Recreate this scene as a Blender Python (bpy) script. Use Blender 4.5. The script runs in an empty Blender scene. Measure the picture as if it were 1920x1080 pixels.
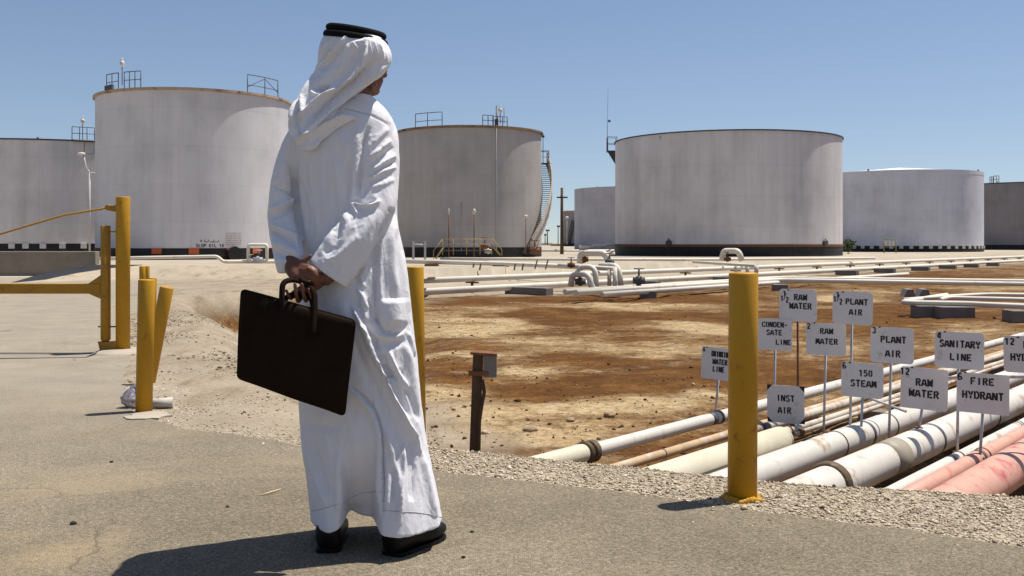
import bpy, bmesh, math, random
import numpy as np
from mathutils import Vector, Matrix

random.seed(7); rng = np.random.default_rng(7)
SC = bpy.context.scene
COL = SC.collection
R_ = math.radians

# ------------------------------------------------------------------ camera, sky, sun
FPX, HOR, CAMZ = 1867.0, 455.0, 1.07          # focal length and horizon row of the 1920x1080 frame, eye height
cd = bpy.data.cameras.new('camera'); cam = bpy.data.objects.new('camera', cd); COL.objects.link(cam)
cam.location = (0, 0, CAMZ); cam.rotation_euler = (R_(90), 0, 0)
cd.sensor_width = 36.0; cd.lens = 36.0*FPX/1920.0; cd.shift_y = -(540.0-HOR)/1920.0
cd.clip_start = 0.05; cd.clip_end = 9000
SC.camera = cam

SUN_EL, SUN_BACK = 69.5, 24.0                  # elevation; degrees behind the picture plane, from the right
hd = Vector((math.cos(R_(SUN_BACK)), math.sin(R_(SUN_BACK)), 0))
to_sun = Vector((hd.x*math.cos(R_(SUN_EL)), hd.y*math.cos(R_(SUN_EL)), math.sin(R_(SUN_EL))))
sd = bpy.data.lights.new('sun', 'SUN'); sun = bpy.data.objects.new('sun', sd); COL.objects.link(sun)
sd.energy = 5.0; sd.angle = R_(0.5); sd.color = (1.0, 0.95, 0.87)
sun.rotation_euler = to_sun.to_track_quat('Z', 'Y').to_euler()
sun.location = (30, 10, 60)

W = bpy.data.worlds.new('World'); SC.world = W; W.use_nodes = True
wn = W.node_tree
sky = wn.nodes.new('ShaderNodeTexSky'); sky.sky_type = 'NISHITA'; sky.sun_disc = False
sky.sun_elevation = R_(SUN_EL); sky.sun_rotation = R_(90.0-SUN_BACK)
sky.air_density = 1.0; sky.dust_density = 0.35; sky.ozone_density = 3.0; sky.altitude = 0
bg = wn.nodes['Background']; bg.inputs['Strength'].default_value = 0.084
tint = wn.nodes.new('ShaderNodeMix'); tint.data_type = 'RGBA'; tint.blend_type = 'MULTIPLY'; tint.inputs[0].default_value = 1.0
tint.inputs[7].default_value = (1.12, 1.02, .98, 1)      # dusty air
tc = wn.nodes.new('ShaderNodeTexCoord'); va = wn.nodes.new('ShaderNodeVectorMath'); va.operation = 'ADD'; va.inputs[1].default_value = (0, 0, .055)
wn.links.new(tc.outputs['Generated'], va.inputs[0]); wn.links.new(va.outputs[0], sky.inputs['Vector'])   # eye a little above the haze line
wn.links.new(sky.outputs[0], tint.inputs[6]); wn.links.new(tint.outputs[2], bg.inputs['Color'])
SC.view_settings.view_transform = 'Standard'; SC.view_settings.look = 'None'
SC.view_settings.exposure = 0.40; SC.view_settings.gamma = 1.0
SC.render.engine = 'CYCLES'

# ------------------------------------------------------------------ helpers
def P(px, py, D):
    """world point seen at pixel (px,py) of the 1920x1080 frame, D metres in front of the camera"""
    return Vector(((px-960.0)*D/FPX, D, CAMZ+(HOR-py)*D/FPX))
def PZ(px, py, z=0.0):
    D = (CAMZ-z)*FPX/(py-HOR)
    return P(px, py, D)

def tag(o, label=None, cat=None, group=None, kind=None):
    if label: o['label'] = label
    if cat: o['category'] = cat
    if group: o['group'] = group
    if kind: o['kind'] = kind
    return o
def empty(name, loc, label=None, cat=None, group=None):
    o = bpy.data.objects.new(name, None); COL.objects.link(o); o.location = loc
    o.empty_display_size = 0.2
    return tag(o, label, cat, group)

class MB:
    def __init__(s): s.v = []; s.f = []; s.sm = []
    def add(s, vs, fs, smooth=False):
        b = len(s.v); s.v.extend([tuple(v) for v in vs])
        for f in fs: s.f.append(tuple(i+b for i in f)); s.sm.append(smooth)
        return s
    def box(s, c, size, rot=None):
        x, y, z = [k/2.0 for k in size]
        vs = [Vector((a*x, b*y, d*z)) for a in (-1, 1) for b in (-1, 1) for d in (-1, 1)]
        if rot is not None: vs = [rot @ v for v in vs]
        c = Vector(c); vs = [v+c for v in vs]
        return s.add(vs, [(0,1,3,2),(4,6,7,5),(0,4,5,1),(2,3,7,6),(0,2,6,4),(1,5,7,3)])
    def bbox(s, c, size, rot=None, b=0.01):
        """box with chamfered edges"""
        bm = bmesh.new(); bmesh.ops.create_cube(bm, size=1.0)
        for v in bm.verts: v.co = Vector((v.co.x*size[0], v.co.y*size[1], v.co.z*size[2]))
        bmesh.ops.bevel(bm, geom=bm.edges[:], offset=b, segments=2, affect='EDGES', profile=0.5)
        vs = [v.co.copy() for v in bm.verts]; bm.verts.index_update()
        fs = [[v.index for v in f.verts] for f in bm.faces]; bm.free()
        if rot is not None: vs = [rot @ v for v in vs]
        c = Vector(c); return s.add([v+c for v in vs], fs)
    def tube(s, pts, r, n=12, caps=True, smooth=True, flat=None, dome=False):
        """tube along a polyline; r is a number or one per point"""
        pts = [Vector(p) for p in pts]; N = len(pts)
        rs = list(r) if hasattr(r, '__len__') else [r]*N
        if dome:
            a, b = (pts[0]-pts[1]).normalized(), (pts[-1]-pts[-2]).normalized()
            h0 = [(pts[0]+a*rs[0]*math.sin(t), rs[0]*math.cos(t)) for t in (1.35, 1.0, 0.55)]
            h1 = [(pts[-1]+b*rs[-1]*math.sin(t), rs[-1]*math.cos(t)) for t in (0.55, 1.0, 1.35)]
            rs = [q[1] for q in h0]+rs+[q[1] for q in h1]; pts = [q[0] for q in h0]+pts+[q[0] for q in h1]; N = len(pts)
        t0 = (pts[1]-pts[0]).normalized()
        up = Vector((0, 0, 1)) if abs(t0.z) < 0.9 else Vector((0, 1, 0))
        nrm = t0.cross(up).normalized(); vs = []; prev = t0
        for i in range(N):
            if i == 0: t = t0
            elif i == N-1: t = (pts[i]-pts[i-1]).normalized()
            else: t = ((pts[i+1]-pts[i]).normalized()+(pts[i]-pts[i-1]).normalized()).normalized()
            q = prev.rotation_difference(t); nrm = (q @ nrm).normalized(); prev = t
            bn = t.cross(nrm)
            for k in range(n):
                a = 2*math.pi*k/n
                d = nrm*math.cos(a)*rs[i]+bn*math.sin(a)*rs[i]*(flat if flat else 1.0)
                vs.append(pts[i]+d)
        fs = []
        for i in range(N-1):
            for k in range(n):
                fs.append((i*n+k, i*n+(k+1) % n, (i+1)*n+(k+1) % n, (i+1)*n+k))
        b = len(s.v); s.add(vs, fs, smooth)
        if caps:
            s.f.append(tuple(b+k for k in range(n-1, -1, -1))); s.sm.append(False)
            s.f.append(tuple(b+(N-1)*n+k for k in range(n))); s.sm.append(False)
        return s
    def lathe(s, c, prof, n=48, smooth=True, a0=0.0, a1=2*math.pi):
        """prof: list of (radius, z)"""
        c = Vector(c); full = abs(a1-a0-2*math.pi) < 1e-6; m = n if full else n+1
        vs = []
        for r, z in prof:
            for k in range(m):
                a = a0+(a1-a0)*k/n
                vs.append(c+Vector((r*math.cos(a), r*math.sin(a), z)))
        fs = []
        for i in range(len(prof)-1):
            for k in range(n):
                k2 = (k+1) % m
                fs.append((i*m+k, i*m+k2, (i+1)*m+k2, (i+1)*m+k))
        return s.add(vs, fs, smooth)
    def ball(s, c, r, n=12, m=8, rot=None):
        rr = r if hasattr(r, '__len__') else (r, r, r)
        vs = [Vector((0, 0, -rr[2]))]
        for i in range(1, m):
            t = -math.pi/2+math.pi*i/m
            for k in range(n):
                a = 2*math.pi*k/n
                vs.append(Vector((rr[0]*math.cos(t)*math.cos(a), rr[1]*math.cos(t)*math.sin(a), rr[2]*math.sin(t))))
        vs.append(Vector((0, 0, rr[2])))
        fs = [(0, 1+(k+1) % n, 1+k) for k in range(n)]
        for i in range(m-2):
            for k in range(n):
                fs.append((1+i*n+k, 1+i*n+(k+1) % n, 1+(i+1)*n+(k+1) % n, 1+(i+1)*n+k))
        L = len(vs)-1; o = 1+(m-2)*n
        fs += [(L, o+k, o+(k+1) % n) for k in range(n)]
        if rot is not None: vs = [rot @ v for v in vs]
        c = Vector(c); return s.add([v+c for v in vs], fs, True)
    def prism(s, poly, d):
        """planar polygon extruded by vector d"""
        n = len(poly); poly = [Vector(p) for p in poly]; d = Vector(d)
        fs = [tuple(range(n-1, -1, -1)), tuple(range(n, 2*n))]+[(i, (i+1) % n, n+(i+1) % n, n+i) for i in range(n)]
        return s.add(poly+[p+d for p in poly], fs)
    def build(s, name, m=None, parent=None, fix=True):
        me = bpy.data.meshes.new(name); off = Vector((0, 0, 0))
        pl = Vector((0, 0, 0)); q = parent
        while q is not None: pl = pl+Vector(q.location); q = q.parent
        vs = [(x-pl.x, y-pl.y, z-pl.z) for x, y, z in s.v]
        if parent is None and vs:
            a = np.array(vs); c0 = ((a[:, 0].min()+a[:, 0].max())/2, (a[:, 1].min()+a[:, 1].max())/2, a[:, 2].min())
            off = Vector(c0); vs = [tuple(r) for r in (a-np.array(c0))]
        me.from_pydata(vs, [], s.f)
        me.polygons.foreach_set('use_smooth', s.sm)
        if fix:
            bm = bmesh.new(); bm.from_mesh(me); bmesh.ops.recalc_face_normals(bm, faces=bm.faces[:]); bm.to_mesh(me); bm.free()
        me.update()
        o = bpy.data.objects.new(name, me); COL.objects.link(o); o.location = off
        if m: me.materials.append(m)
        if parent: o.parent = parent
        return o

def fillet(pts, r, n=5):
    pts = [Vector(p) for p in pts]; out = [pts[0]]
    for i in range(1, len(pts)-1):
        a, b, c = pts[i-1], pts[i], pts[i+1]
        d0, d1 = (a-b), (c-b); k = min(r, d0.length*.48, d1.length*.48)
        p0, p1 = b+d0.normalized()*k, b+d1.normalized()*k
        for j in range(n+1):
            t = j/n
            out.append(p0*(1-t)**2+b*2*t*(1-t)+p1*t*t)
    out.append(pts[-1]); return out

# ------------------------------------------------------------------ materials
def newmat(name):
    m = bpy.data.materials.new(name); m.use_nodes = True
    return m, m.node_tree.nodes, m.node_tree.links, m.node_tree.nodes['Principled BSDF']
def noise(N, L, scale, detail=4.0, rough=.55, vec=None, dist=0.0):
    t = N.new('ShaderNodeTexNoise'); t.inputs['Scale'].default_value = scale
    t.inputs['Detail'].default_value = detail; t.inputs['Roughness'].default_value = rough; t.inputs['Distortion'].default_value = dist
    if vec is not None: L.new(vec, t.inputs['Vector'])
    return t.outputs['Fac']
def ramp(N, L, fac, stops):
    r = N.new('ShaderNodeValToRGB'); e = r.color_ramp.elements
    while len(e) < len(stops): e.new(0.5)
    for k, (p, c) in enumerate(stops):
        e[k].position = p; e[k].color = (c, c, c, 1) if not hasattr(c, '__len__') else (*c, 1)
    L.new(fac, r.inputs['Fac']); return r.outputs['Color']
def mixc(N, L, fac, a, b, mode='MIX'):
    x = N.new('ShaderNodeMix'); x.data_type = 'RGBA'; x.blend_type = mode
    for sock, val in ((x.inputs[0], fac), (x.inputs[6], a), (x.inputs[7], b)):
        if isinstance(val, (int, float)): sock.default_value = val
        elif isinstance(val, tuple): sock.default_value = (*val, 1) if len(val) == 3 else val
        else: L.new(val, sock)
    return x.outputs[2]
def math_(N, L, op, a, b=None, clamp=False):
    x = N.new('ShaderNodeMath'); x.operation = op; x.use_clamp = clamp
    for sock, val in zip(x.inputs, (a, b)):
        if val is None: continue
        if isinstance(val, (int, float)): sock.default_value = val
        else: L.new(val, sock)
    return x.outputs[0]
def bump(N, L, bs, h, strength, dist):
    b = N.new('ShaderNodeBump'); b.inputs['Strength'].default_value = strength; b.inputs['Distance'].default_value = dist
    L.new(h, b.inputs['Height']); L.new(b.outputs[0], bs.inputs['Normal'])
def scaled(N, L, out, s):
    x = N.new('ShaderNodeVectorMath'); x.operation = 'MULTIPLY'; L.new(out, x.inputs[0]); x.inputs[1].default_value = s
    return x.outputs[0]
def objco(N): return N.new('ShaderNodeTexCoord').outputs['Object']
def geopos(N): return N.new('ShaderNodeNewGeometry').outputs['Position']

def paint(name, col, rough=.55, var=.12, scale=3.0, spots=None, spot_amt=.0, spot_scale=6.0, fine=60.0, bmp=.15, bdist=.002, spec=.35, metal=0.0):
    """painted or plain surface: broad mottling, optional blotches of another colour, fine grain"""
    m, N, L, B = newmat(name); co = geopos(N)
    n1 = noise(N, L, scale, 5, .6, co)
    lo, hi = tuple(c*(1-var) for c in col), tuple(min(1, c*(1+var)) for c in col)
    c = ramp(N, L, n1, [(.3, lo), (.7, hi)])
    if spots:
        n2 = noise(N, L, spot_scale, 6, .65, co, .4)
        f = ramp(N, L, n2, [(max(0, .62-spot_amt*.5), 0.0), (.72-spot_amt*.3, 1.0)])
        c = mixc(N, L, f, c, spots)
    L.new(c, B.inputs['Base Color']); B.inputs['Roughness'].default_value = rough
    B.inputs['Specular IOR Level'].default_value = spec; B.inputs['Metallic'].default_value = metal
    if bmp: bump(N, L, B, noise(N, L, fine, 4, .6, co), bmp, bdist)
    return m

M = {}
M['yellow'] = paint('yellow_paint', (.43, .222, .014), .5, .10, 4, spots=(.27, .12, .015), spot_amt=.06, spot_scale=14, fine=70, bmp=.2, bdist=.002, spec=.22)
M['yellow_dark'] = paint('weathered_yellow_paint', (.36, .18, .012), .55, .12, 5, spots=(.22, .09, .02), spot_amt=.1, spot_scale=16, fine=70)
M['pipe_white'] = paint('white_pipe_paint', (.56, .52, .46), .5, .06, 5, spots=(.36, .27, .18), spot_amt=.12, spot_scale=5, bmp=.15)
M['pipe_dirty'] = paint('dirty_white_pipe_paint', (.50, .44, .36), .6, .1, 5, spots=(.33, .19, .09), spot_amt=.22, spot_scale=7, bmp=.2)
M['pipe_rust'] = paint('rust_stained_pipe', (.42, .29, .17), .7, .15, 6, spots=(.52, .46, .40), spot_amt=.25, spot_scale=4, bmp=.3)
M['pipe_far'] = paint('white_pipe_paint_far', (.64, .585, .49), .55, .06, .6, spots=(.5, .40, .30), spot_amt=.05, spot_scale=2, bmp=.0)
M['pipe_cream'] = paint('cream_pipe_wrap', (.53, .49, .37), .6, .07, 5, spots=(.50, .45, .33), spot_amt=.12, spot_scale=8, bmp=.3, bdist=.004)
M['pipe_pink'] = paint('faded_pink_pipe_paint', (.52, .285, .215), .55, .08, 5, spots=(.42, .11, .10), spot_amt=.14, spot_scale=6, bmp=.1)
M['band'] = paint('grey_band_paint', (.075, .068, .075), .5, .1, 8, bmp=.1)
M['patch'] = paint('taupe_patch_paint', (.30, .26, .20), .55, .08, 8, spots=(.22, .19, .15), spot_amt=.1, spot_scale=14)
M['rubber'] = paint('dusty_rubber_boot', (.10, .07, .04), .75, .2, 14, spots=(.25, .18, .11), spot_amt=.15, spot_scale=20)
M['rust'] = paint('rust', (.17, .07, .03), .85, .25, 12, bmp=.3)
M['steel'] = paint('weathered_steel', (.07, .068, .07), .6, .2, 6, bmp=.1)
M['steel_pale'] = paint('pale_grey_steel', (.42, .41, .42), .55, .1, 12, spots=(.25, .17, .1), spot_amt=.06, spot_scale=16, bmp=.1)
M['sign'] = paint('pale_sign_paint', (.60, .585, .585), .5, .045, 7, spots=(.42, .37, .33), spot_amt=.03, spot_scale=12, bmp=.08)
M['ink'] = paint('stencil_ink', (.018, .016, .016), .6, .2, 60, bmp=0)
M['ink_far'] = paint('faded_dark_lettering', (.06, .055, .055), .7, .2, 3, bmp=0)
M['ink_red'] = paint('faded_red_lettering', (.36, .22, .20), .7, .2, 3, bmp=0)
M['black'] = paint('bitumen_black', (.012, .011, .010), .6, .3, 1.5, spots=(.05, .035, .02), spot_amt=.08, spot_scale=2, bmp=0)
M['orange'] = paint('orange_primer', (.50, .10, .025), .6, .15, 3, bmp=0)
M['concrete'] = paint('concrete', (.235, .195, .15), .85, .14, 1.6, spots=(.25, .20, .15), spot_amt=.18, spot_scale=3, fine=14, bmp=.3, bdist=.01)
M['concrete_pale'] = paint('pale_concrete', (.36, .31, .24), .85, .14, 3, fine=40, bmp=.3, bdist=.004)
M['concrete_grey'] = paint('grey_concrete_sleeper', (.17, .15, .13), .85, .14, 4, fine=30, bmp=.3, bdist=.005)
M['timber'] = paint('weathered_timber', (.075, .045, .026), .85, .35, 9, fine=30, bmp=.4, bdist=.004)
M['boxgrey'] = paint('grey_metal_box', (.17, .15, .13), .55, .12, 9, bmp=.1)
M['lampwhite'] = paint('white_lamp_housing', (.52, .49, .43), .5, .05, 5, bmp=0)
M['roofrim'] = paint('rusty_rim', (.40, .30, .21), .75, .15, .8, spots=(.17, .08, .04), spot_amt=.22, spot_scale=1.2, bmp=0)
M['roofrim_dark'] = paint('rustier_rim', (.24, .15, .09), .8, .25, .8, spots=(.10, .05, .03), spot_amt=.25, spot_scale=1.0, bmp=0)
M['rail_yellow'] = paint('faded_yellow_rail', (.38, .26, .10), .6, .15, 3, bmp=0)
M['roof_white'] = paint('white_roof_paint', (.72, .71, .70), .5, .06, .5, bmp=0)
M['skin'] = paint('skin', (.135, .050, .026), .5, .12, 25, fine=180, bmp=.12, bdist=.001, spec=.4)
M['eye'] = paint('eye', (.5, .48, .45), .2, .05, 50, bmp=0)
M['leather'] = paint('dark_brown_leather', (.015, .008, .0045), .8, .25, 10, fine=160, bmp=.25, bdist=.0015, spec=.07)
M['shoe'] = paint('black_shoe_leather', (.007, .006, .0055), .5, .2, 10, fine=120, bmp=.1, bdist=.001, spec=.2)
M['cord'] = paint('black_wool_cord', (.006, .006, .006), .9, .3, 60, fine=400, bmp=.5, bdist=.002, spec=.1)
M['trouser'] = paint('grey_trouser_cloth', (.22, .19, .19), .9, .1, 20, bmp=.2)
M['paper'] = paint('white_paper', (.46, .42, .37), .8, .06, 20, bmp=.1)
M['straw'] = paint('straw', (.62, .48, .27), .8, .1, 20, bmp=0)
M['rock'] = paint('rock', (.30, .21, .13), .9, .3, 9, fine=60, bmp=.5, bdist=.008)
M['rock_pale'] = paint('pale_rock', (.46, .37, .28), .9, .25, 9, fine=60, bmp=.5, bdist=.008)
M['building'] = paint('distant_building_wall', (.46, .41, .35), .9, .1, .3, bmp=0)

def tank_paint(name, col, streak=.12, rust=.0, plate=2.4, blue=.0):
    """white tank paint: plate seams from a brick pattern wound round the shell, vertical weather streaks, soft mottling"""
    m, N, L, B = newmat(name); co = objco(N)
    sp = N.new('ShaderNodeSeparateXYZ'); L.new(co, sp.inputs[0])
    ang = math_(N, L, 'ARCTAN2', sp.outputs[1], sp.outputs[0])
    cb = N.new('ShaderNodeCombineXYZ'); u = math_(N, L, 'MULTIPLY', ang, 8.0)
    L.new(u, cb.inputs[0]); L.new(sp.outputs[2], cb.inputs[1])
    br = N.new('ShaderNodeTexBrick'); L.new(cb.outputs[0], br.inputs['Vector'])
    br.inputs['Scale'].default_value = 1.0; br.inputs['Brick Width'].default_value = 5.5; br.inputs['Row Height'].default_value = plate
    br.inputs['Mortar Size'].default_value = .018; br.inputs['Mortar Smooth'].default_value = 1.0
    br.inputs['Color1'].default_value = (1, 1, 1, 1); br.inputs['Color2'].default_value = (.955, .955, .96, 1); br.inputs['Mortar'].default_value = (.80, .785, .77, 1)
    st = noise(N, L, 1.0, 5, .6, scaled(N, L, co, (1.1, 1.1, .07)))
    st2 = noise(N, L, 1.0, 4, .7, scaled(N, L, co, (4.0, 4.0, .12)))
    mo = noise(N, L, .35, 5, .6, co)
    c = ramp(N, L, st, [(.3, tuple(k*(1-streak) for k in col)), (.7, tuple(min(1, k*(1+streak*.5)) for k in col))])
    c = mixc(N, L, 1.0, c, br.outputs['Color'], 'MULTIPLY')
    c = mixc(N, L, 1.0, c, ramp(N, L, mo, [(.32, .84), (.5, .97), (.7, 1.04)]), 'MULTIPLY')
    c = mixc(N, L, ramp(N, L, st2, [(.57, 0.0), (.78, .38)]), c, tuple(k*.62 for k in (col[0], col[1]*.95, col[2]*.9)))
    if rust:
        rn = noise(N, L, 1.0, 6, .7, scaled(N, L, co, (1.6, 1.6, .35)))
        c = mixc(N, L, ramp(N, L, rn, [(.66, 0.0), (.78, rust)]), c, (.25, .13, .07))
    L.new(c, B.inputs['Base Color']); B.inputs['Roughness'].default_value = .6; B.inputs['Specular IOR Level'].default_value = .3
    bump(N, L, B, noise(N, L, .5, 3, .5, co), .25, .06)
    return m
M['tank_a'] = tank_paint('white_tank_paint', (.60, .575, .58), .07)
M['tank_b'] = tank_paint('aged_tank_paint', (.40, .37, .35), .10, rust=.35)
M['tank_c'] = tank_paint('streaked_tank_paint', (.66, .62, .605), .13)
M['tank_d'] = tank_paint('cool_white_tank_paint', (.60, .595, .64), .06)
M['tank_e'] = tank_paint('dull_grey_tank_paint', (.25, .23, .23), .10)
M['tank_f'] = tank_paint('bluish_tank_paint', (.42, .40, .43), .06)

# cloth
def cloth(name, col, transl=.10, weave=900.0):
    m, N, L, B = newmat(name); co = geopos(N)
    n1 = noise(N, L, 9, 5, .6, co)
    c = ramp(N, L, n1, [(.3, tuple(k*.96 for k in col)), (.7, col)])
    L.new(c, B.inputs['Base Color']); B.inputs['Roughness'].default_value = .85; B.inputs['Specular IOR Level'].default_value = .15
    B.inputs['Sheen Weight'].default_value = .08
    w1 = noise(N, L, 34, 5, .62, scaled(N, L, co, (1.0, 1.0, .45)), .6)
    w2 = noise(N, L, 300, 2, .5, co)
    w3 = math_(N, L, 'ABSOLUTE', math_(N, L, 'SUBTRACT', noise(N, L, 16, 4, .55, scaled(N, L, co, (1.0, 1.0, .55)), .8), .5))
    h = math_(N, L, 'ADD', math_(N, L, 'ADD', math_(N, L, 'MULTIPLY', w1, .55), math_(N, L, 'MULTIPLY', w3, 1.5)), math_(N, L, 'MULTIPLY', w2, .10))
    bump(N, L, B, h, .45, .008)
    tr = N.new('ShaderNodeBsdfTranslucent'); L.new(c, tr.inputs['Color'])
    mx = N.new('ShaderNodeMixShader'); mx.inputs[0].default_value = transl
    L.new(B.outputs[0], mx.inputs[1]); L.new(tr.outputs[0], mx.inputs[2])
    L.new(mx.outputs[0], N['Material Output'].inputs['Surface'])
    return m
M['robe'] = cloth('white_cotton_robe', (.77, .755, .78))
M['scarf'] = cloth('white_cotton_scarf', (.78, .765, .79))
# ------------------------------------------------------------------ terrain
def hash2(ix, iy, seed):
    h = (ix.astype(np.int64)*374761393 + iy.astype(np.int64)*668265263 + seed*982451653) & 0x7fffffff
    h = ((h ^ (h >> 13))*1274126177) & 0x7fffffff
    return ((h ^ (h >> 16)) & 0xffff)/65535.0
def vnoise(x, y, seed=1):
    x = np.asarray(x, float); y = np.asarray(y, float)
    ix, iy = np.floor(x), np.floor(y); fx, fy = x-ix, y-iy
    fx = fx*fx*(3-2*fx); fy = fy*fy*(3-2*fy)
    a, b = hash2(ix, iy, seed), hash2(ix+1, iy, seed); c, d = hash2(ix, iy+1, seed), hash2(ix+1, iy+1, seed)
    return (a*(1-fx)+b*fx)*(1-fy)+(c*(1-fx)+d*fx)*fy
def fbm(x, y, oct=4, seed=1):
    s = 0; a = .5; t = 0
    for k in range(oct):
        s = s+a*vnoise(x*2**k, y*2**k, seed+k*17); t += a; a *= .5
    return s/t
def sstep(a, b, x):
    t = np.clip((np.asarray(x, float)-a)/(b-a), 0, 1); return t*t*(3-2*t)
def ipt(px, py): p = PZ(px, py, 0); return (p.x, p.y)

PD = Vector((.862, 1.0, 0)).normalized()          # every pipeline runs this way
QN = (-PD.y, PD.x)                                # across the pipelines
def qdist(x, y): return x*QN[0]+y*QN[1]

crest = [(100, -24), (30, -6), (9, 2.0), (4.6, 3.4), ipt(1960, 937), ipt(1700, 921), ipt(1560, 914), ipt(1420, 904), ipt(1200, 880), ipt(1000, 861),
         ipt(800, 841), ipt(590, 812), ipt(480, 742), ipt(410, 690), ipt(355, 640), ipt(335, 600), ipt(322, 573), ipt(316, 563), ipt(345, 556), ipt(420, 550), ipt(520, 542), (-3.6, 25.5)]
crest_w = [.75]*11+[.9, 1.6, 2.2, 2.6, 2.6, 2.2, 1.2, .9, .9, 1.0, 1.4]
basin = crest+[(-4.0, 40), (30, 80), (140, 190), (260, 120)]
CR = np.array(crest); CW = np.array(crest_w); BA = np.array(basin)
def inside(x, y, poly):
    r = np.zeros(x.shape, bool); n = len(poly)
    for i in range(n):
        x0, y0 = poly[i]; x1, y1 = poly[(i+1) % n]
        c = ((y0 > y) != (y1 > y)) & (x < (x1-x0)*(y-y0)/((y1-y0) if y1 != y0 else 1e-9)+x0)
        r ^= c
    return r
def linedist(x, y, pts, vals=None):
    best = np.full(x.shape, 1e9); bv = np.zeros(x.shape)
    for i in range(len(pts)-1):
        ax, ay = pts[i]; bx, by = pts[i+1]; dx, dy = bx-ax, by-ay
        t = np.clip(((x-ax)*dx+(y-ay)*dy)/(dx*dx+dy*dy), 0, 1)
        d = np.hypot(x-ax-t*dx, y-ay-t*dy); k = d < best
        best = np.where(k, d, best)
        if vals is not None: bv = np.where(k, vals[i]*(1-t)+vals[i+1]*t, bv)
    return best, bv
DEEP = .75
def terrain(x, y):
    x = np.asarray(x, float); y = np.asarray(y, float)
    ins = inside(x, y, BA); d, w = linedist(x, y, CR, CW); q = qdist(x, y)
    jit = (fbm(x*1.3, y*1.3, 3, 5)-.5)*.5
    prof = sstep(0, 1, (d+jit*np.minimum(d, .5))/w)*ins
    depth = DEEP-(DEEP-.62)*sstep(23.6, 26, q)-.62*sstep(26.5, 38, q)
    rough = (fbm(x*.55, y*.55, 5, 3)-.5)*.16*(1-sstep(18, 26, q))+(fbm(x*3.0, y*3.0, 3, 9)-.5)*.035
    z = -depth*prof + rough*prof
    near_g = (1-sstep(.0, 1.2, d))*(~ins)*(y < 7.2)*(x > -2.6)
    left = sstep(-.8, -2.2, x)*(y < 26)*(y > 5.5)
    z = z - left*sstep(-.2, 1.2, np.where(ins, d, -d))*(.18*(1-np.abs(2*fbm(x*.9+y*.55, y*.28, 4, 33)-1))**2+.05*fbm(x*3, y*2.2, 4, 35))*(1-sstep(18, 24, y))
    z = z + (fbm(x*2.2, y*2.2, 3, 21)-.5)*.018*near_g*sstep(.0, .5, d+.3)
    bench = sstep(45, 90, np.hypot(x, y))
    return z + bench*0.0
def gz(x, y): return float(terrain(np.array([x]), np.array([y]))[0])

def axis(segs):
    out = []
    for a, b, s0, s1 in segs:
        p = a; 
        while p < b-1e-6:
            out.append(p); t = (p-a)/(b-a); p += s0+(s1-s0)*t
    out.append(segs[-1][1]); return np.array(out)
gx = axis([(-2600, -200, 300, 60), (-200, -40, 40, 6), (-40, -8, 4, .35), (-8, -4, .30, .10), (-4, 5, .055, .055), (5, 12, .07, .25), (12, 60, .3, 3), (60, 260, 4, 40), (260, 2600, 60, 300)])
gy = axis([(-30, 2, 4, .3), (2, 3.8, .25, .06), (3.8, 6.4, .04, .045), (6.4, 13, .05, .12), (13, 34, .13, .30), (34, 70, .4, 1.6), (70, 260, 2.5, 20), (260, 5200, 30, 500)])
X, Y = np.meshgrid(gx, gy); Z = terrain(X, Y)
nx, ny = len(gx), len(gy)
gv = np.stack([X.ravel(), Y.ravel(), Z.ravel()], 1)
idx = np.arange(nx*ny).reshape(ny, nx)
gf = np.stack([idx[:-1, :-1], idx[:-1, 1:], idx[1:, 1:], idx[1:, :-1]], -1).reshape(-1, 4)
gm = bpy.data.meshes.new('ground')
gm.vertices.add(len(gv)); gm.vertices.foreach_set('co', gv.ravel())
gm.loops.add(gf.size); gm.loops.foreach_set('vertex_index', gf.ravel().astype(np.int32))
gm.polygons.add(len(gf)); gm.polygons.foreach_set('loop_start', np.arange(0, gf.size, 4, dtype=np.int32))
gm.polygons.foreach_set('loop_total', np.full(len(gf), 4, np.int32)); gm.update(); gm.validate()
gm.polygons.foreach_set('use_smooth', np.ones(len(gf), bool))
# soil zones: R brown dirt, G gravel, B pale sand heaps
x, y = gv[:, 0], gv[:, 1]
ins = inside(x, y, BA); d, w = linedist(x, y, CR, CW); q = qdist(x, y)
leftside = sstep(-1.2, -2.6, x)*(d < w*1.05)*ins
edge0 = [ipt(1960, 1032), ipt(1420, 960), ipt(1000, 905), ipt(700, 866), ipt(430, 814), ipt(250, 776), ipt(232, 712), ipt(246, 665)]
dirt = ins*sstep(np.where(y > 14, .30, .75), np.where(y > 14, .6, 1.35), d/w+(fbm(x, y, 3, 31)-.5)*.7*(w > 1.2))*(1-sstep(21.0, 23.5, q+(fbm(x*.4, y*.4, 3, 41)-.5)*4.0))
grav = (~ins)*(y < 7.5)*(x > -3.2)*1.0 + ins*(1-sstep(.2, .7, d))*(y < 7.5)*(x > -1.9)
rd_, _ = linedist(x, y, np.array(edge0))
grav = np.clip(grav, 0, 1)*np.where(x < -.6, 1-sstep(.08, .42, rd_+(fbm(x*2.2, y*2.2, 4, 91)-.5)*1.2), 1.0)
pale = sstep(24, 30, q)*1.0
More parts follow.
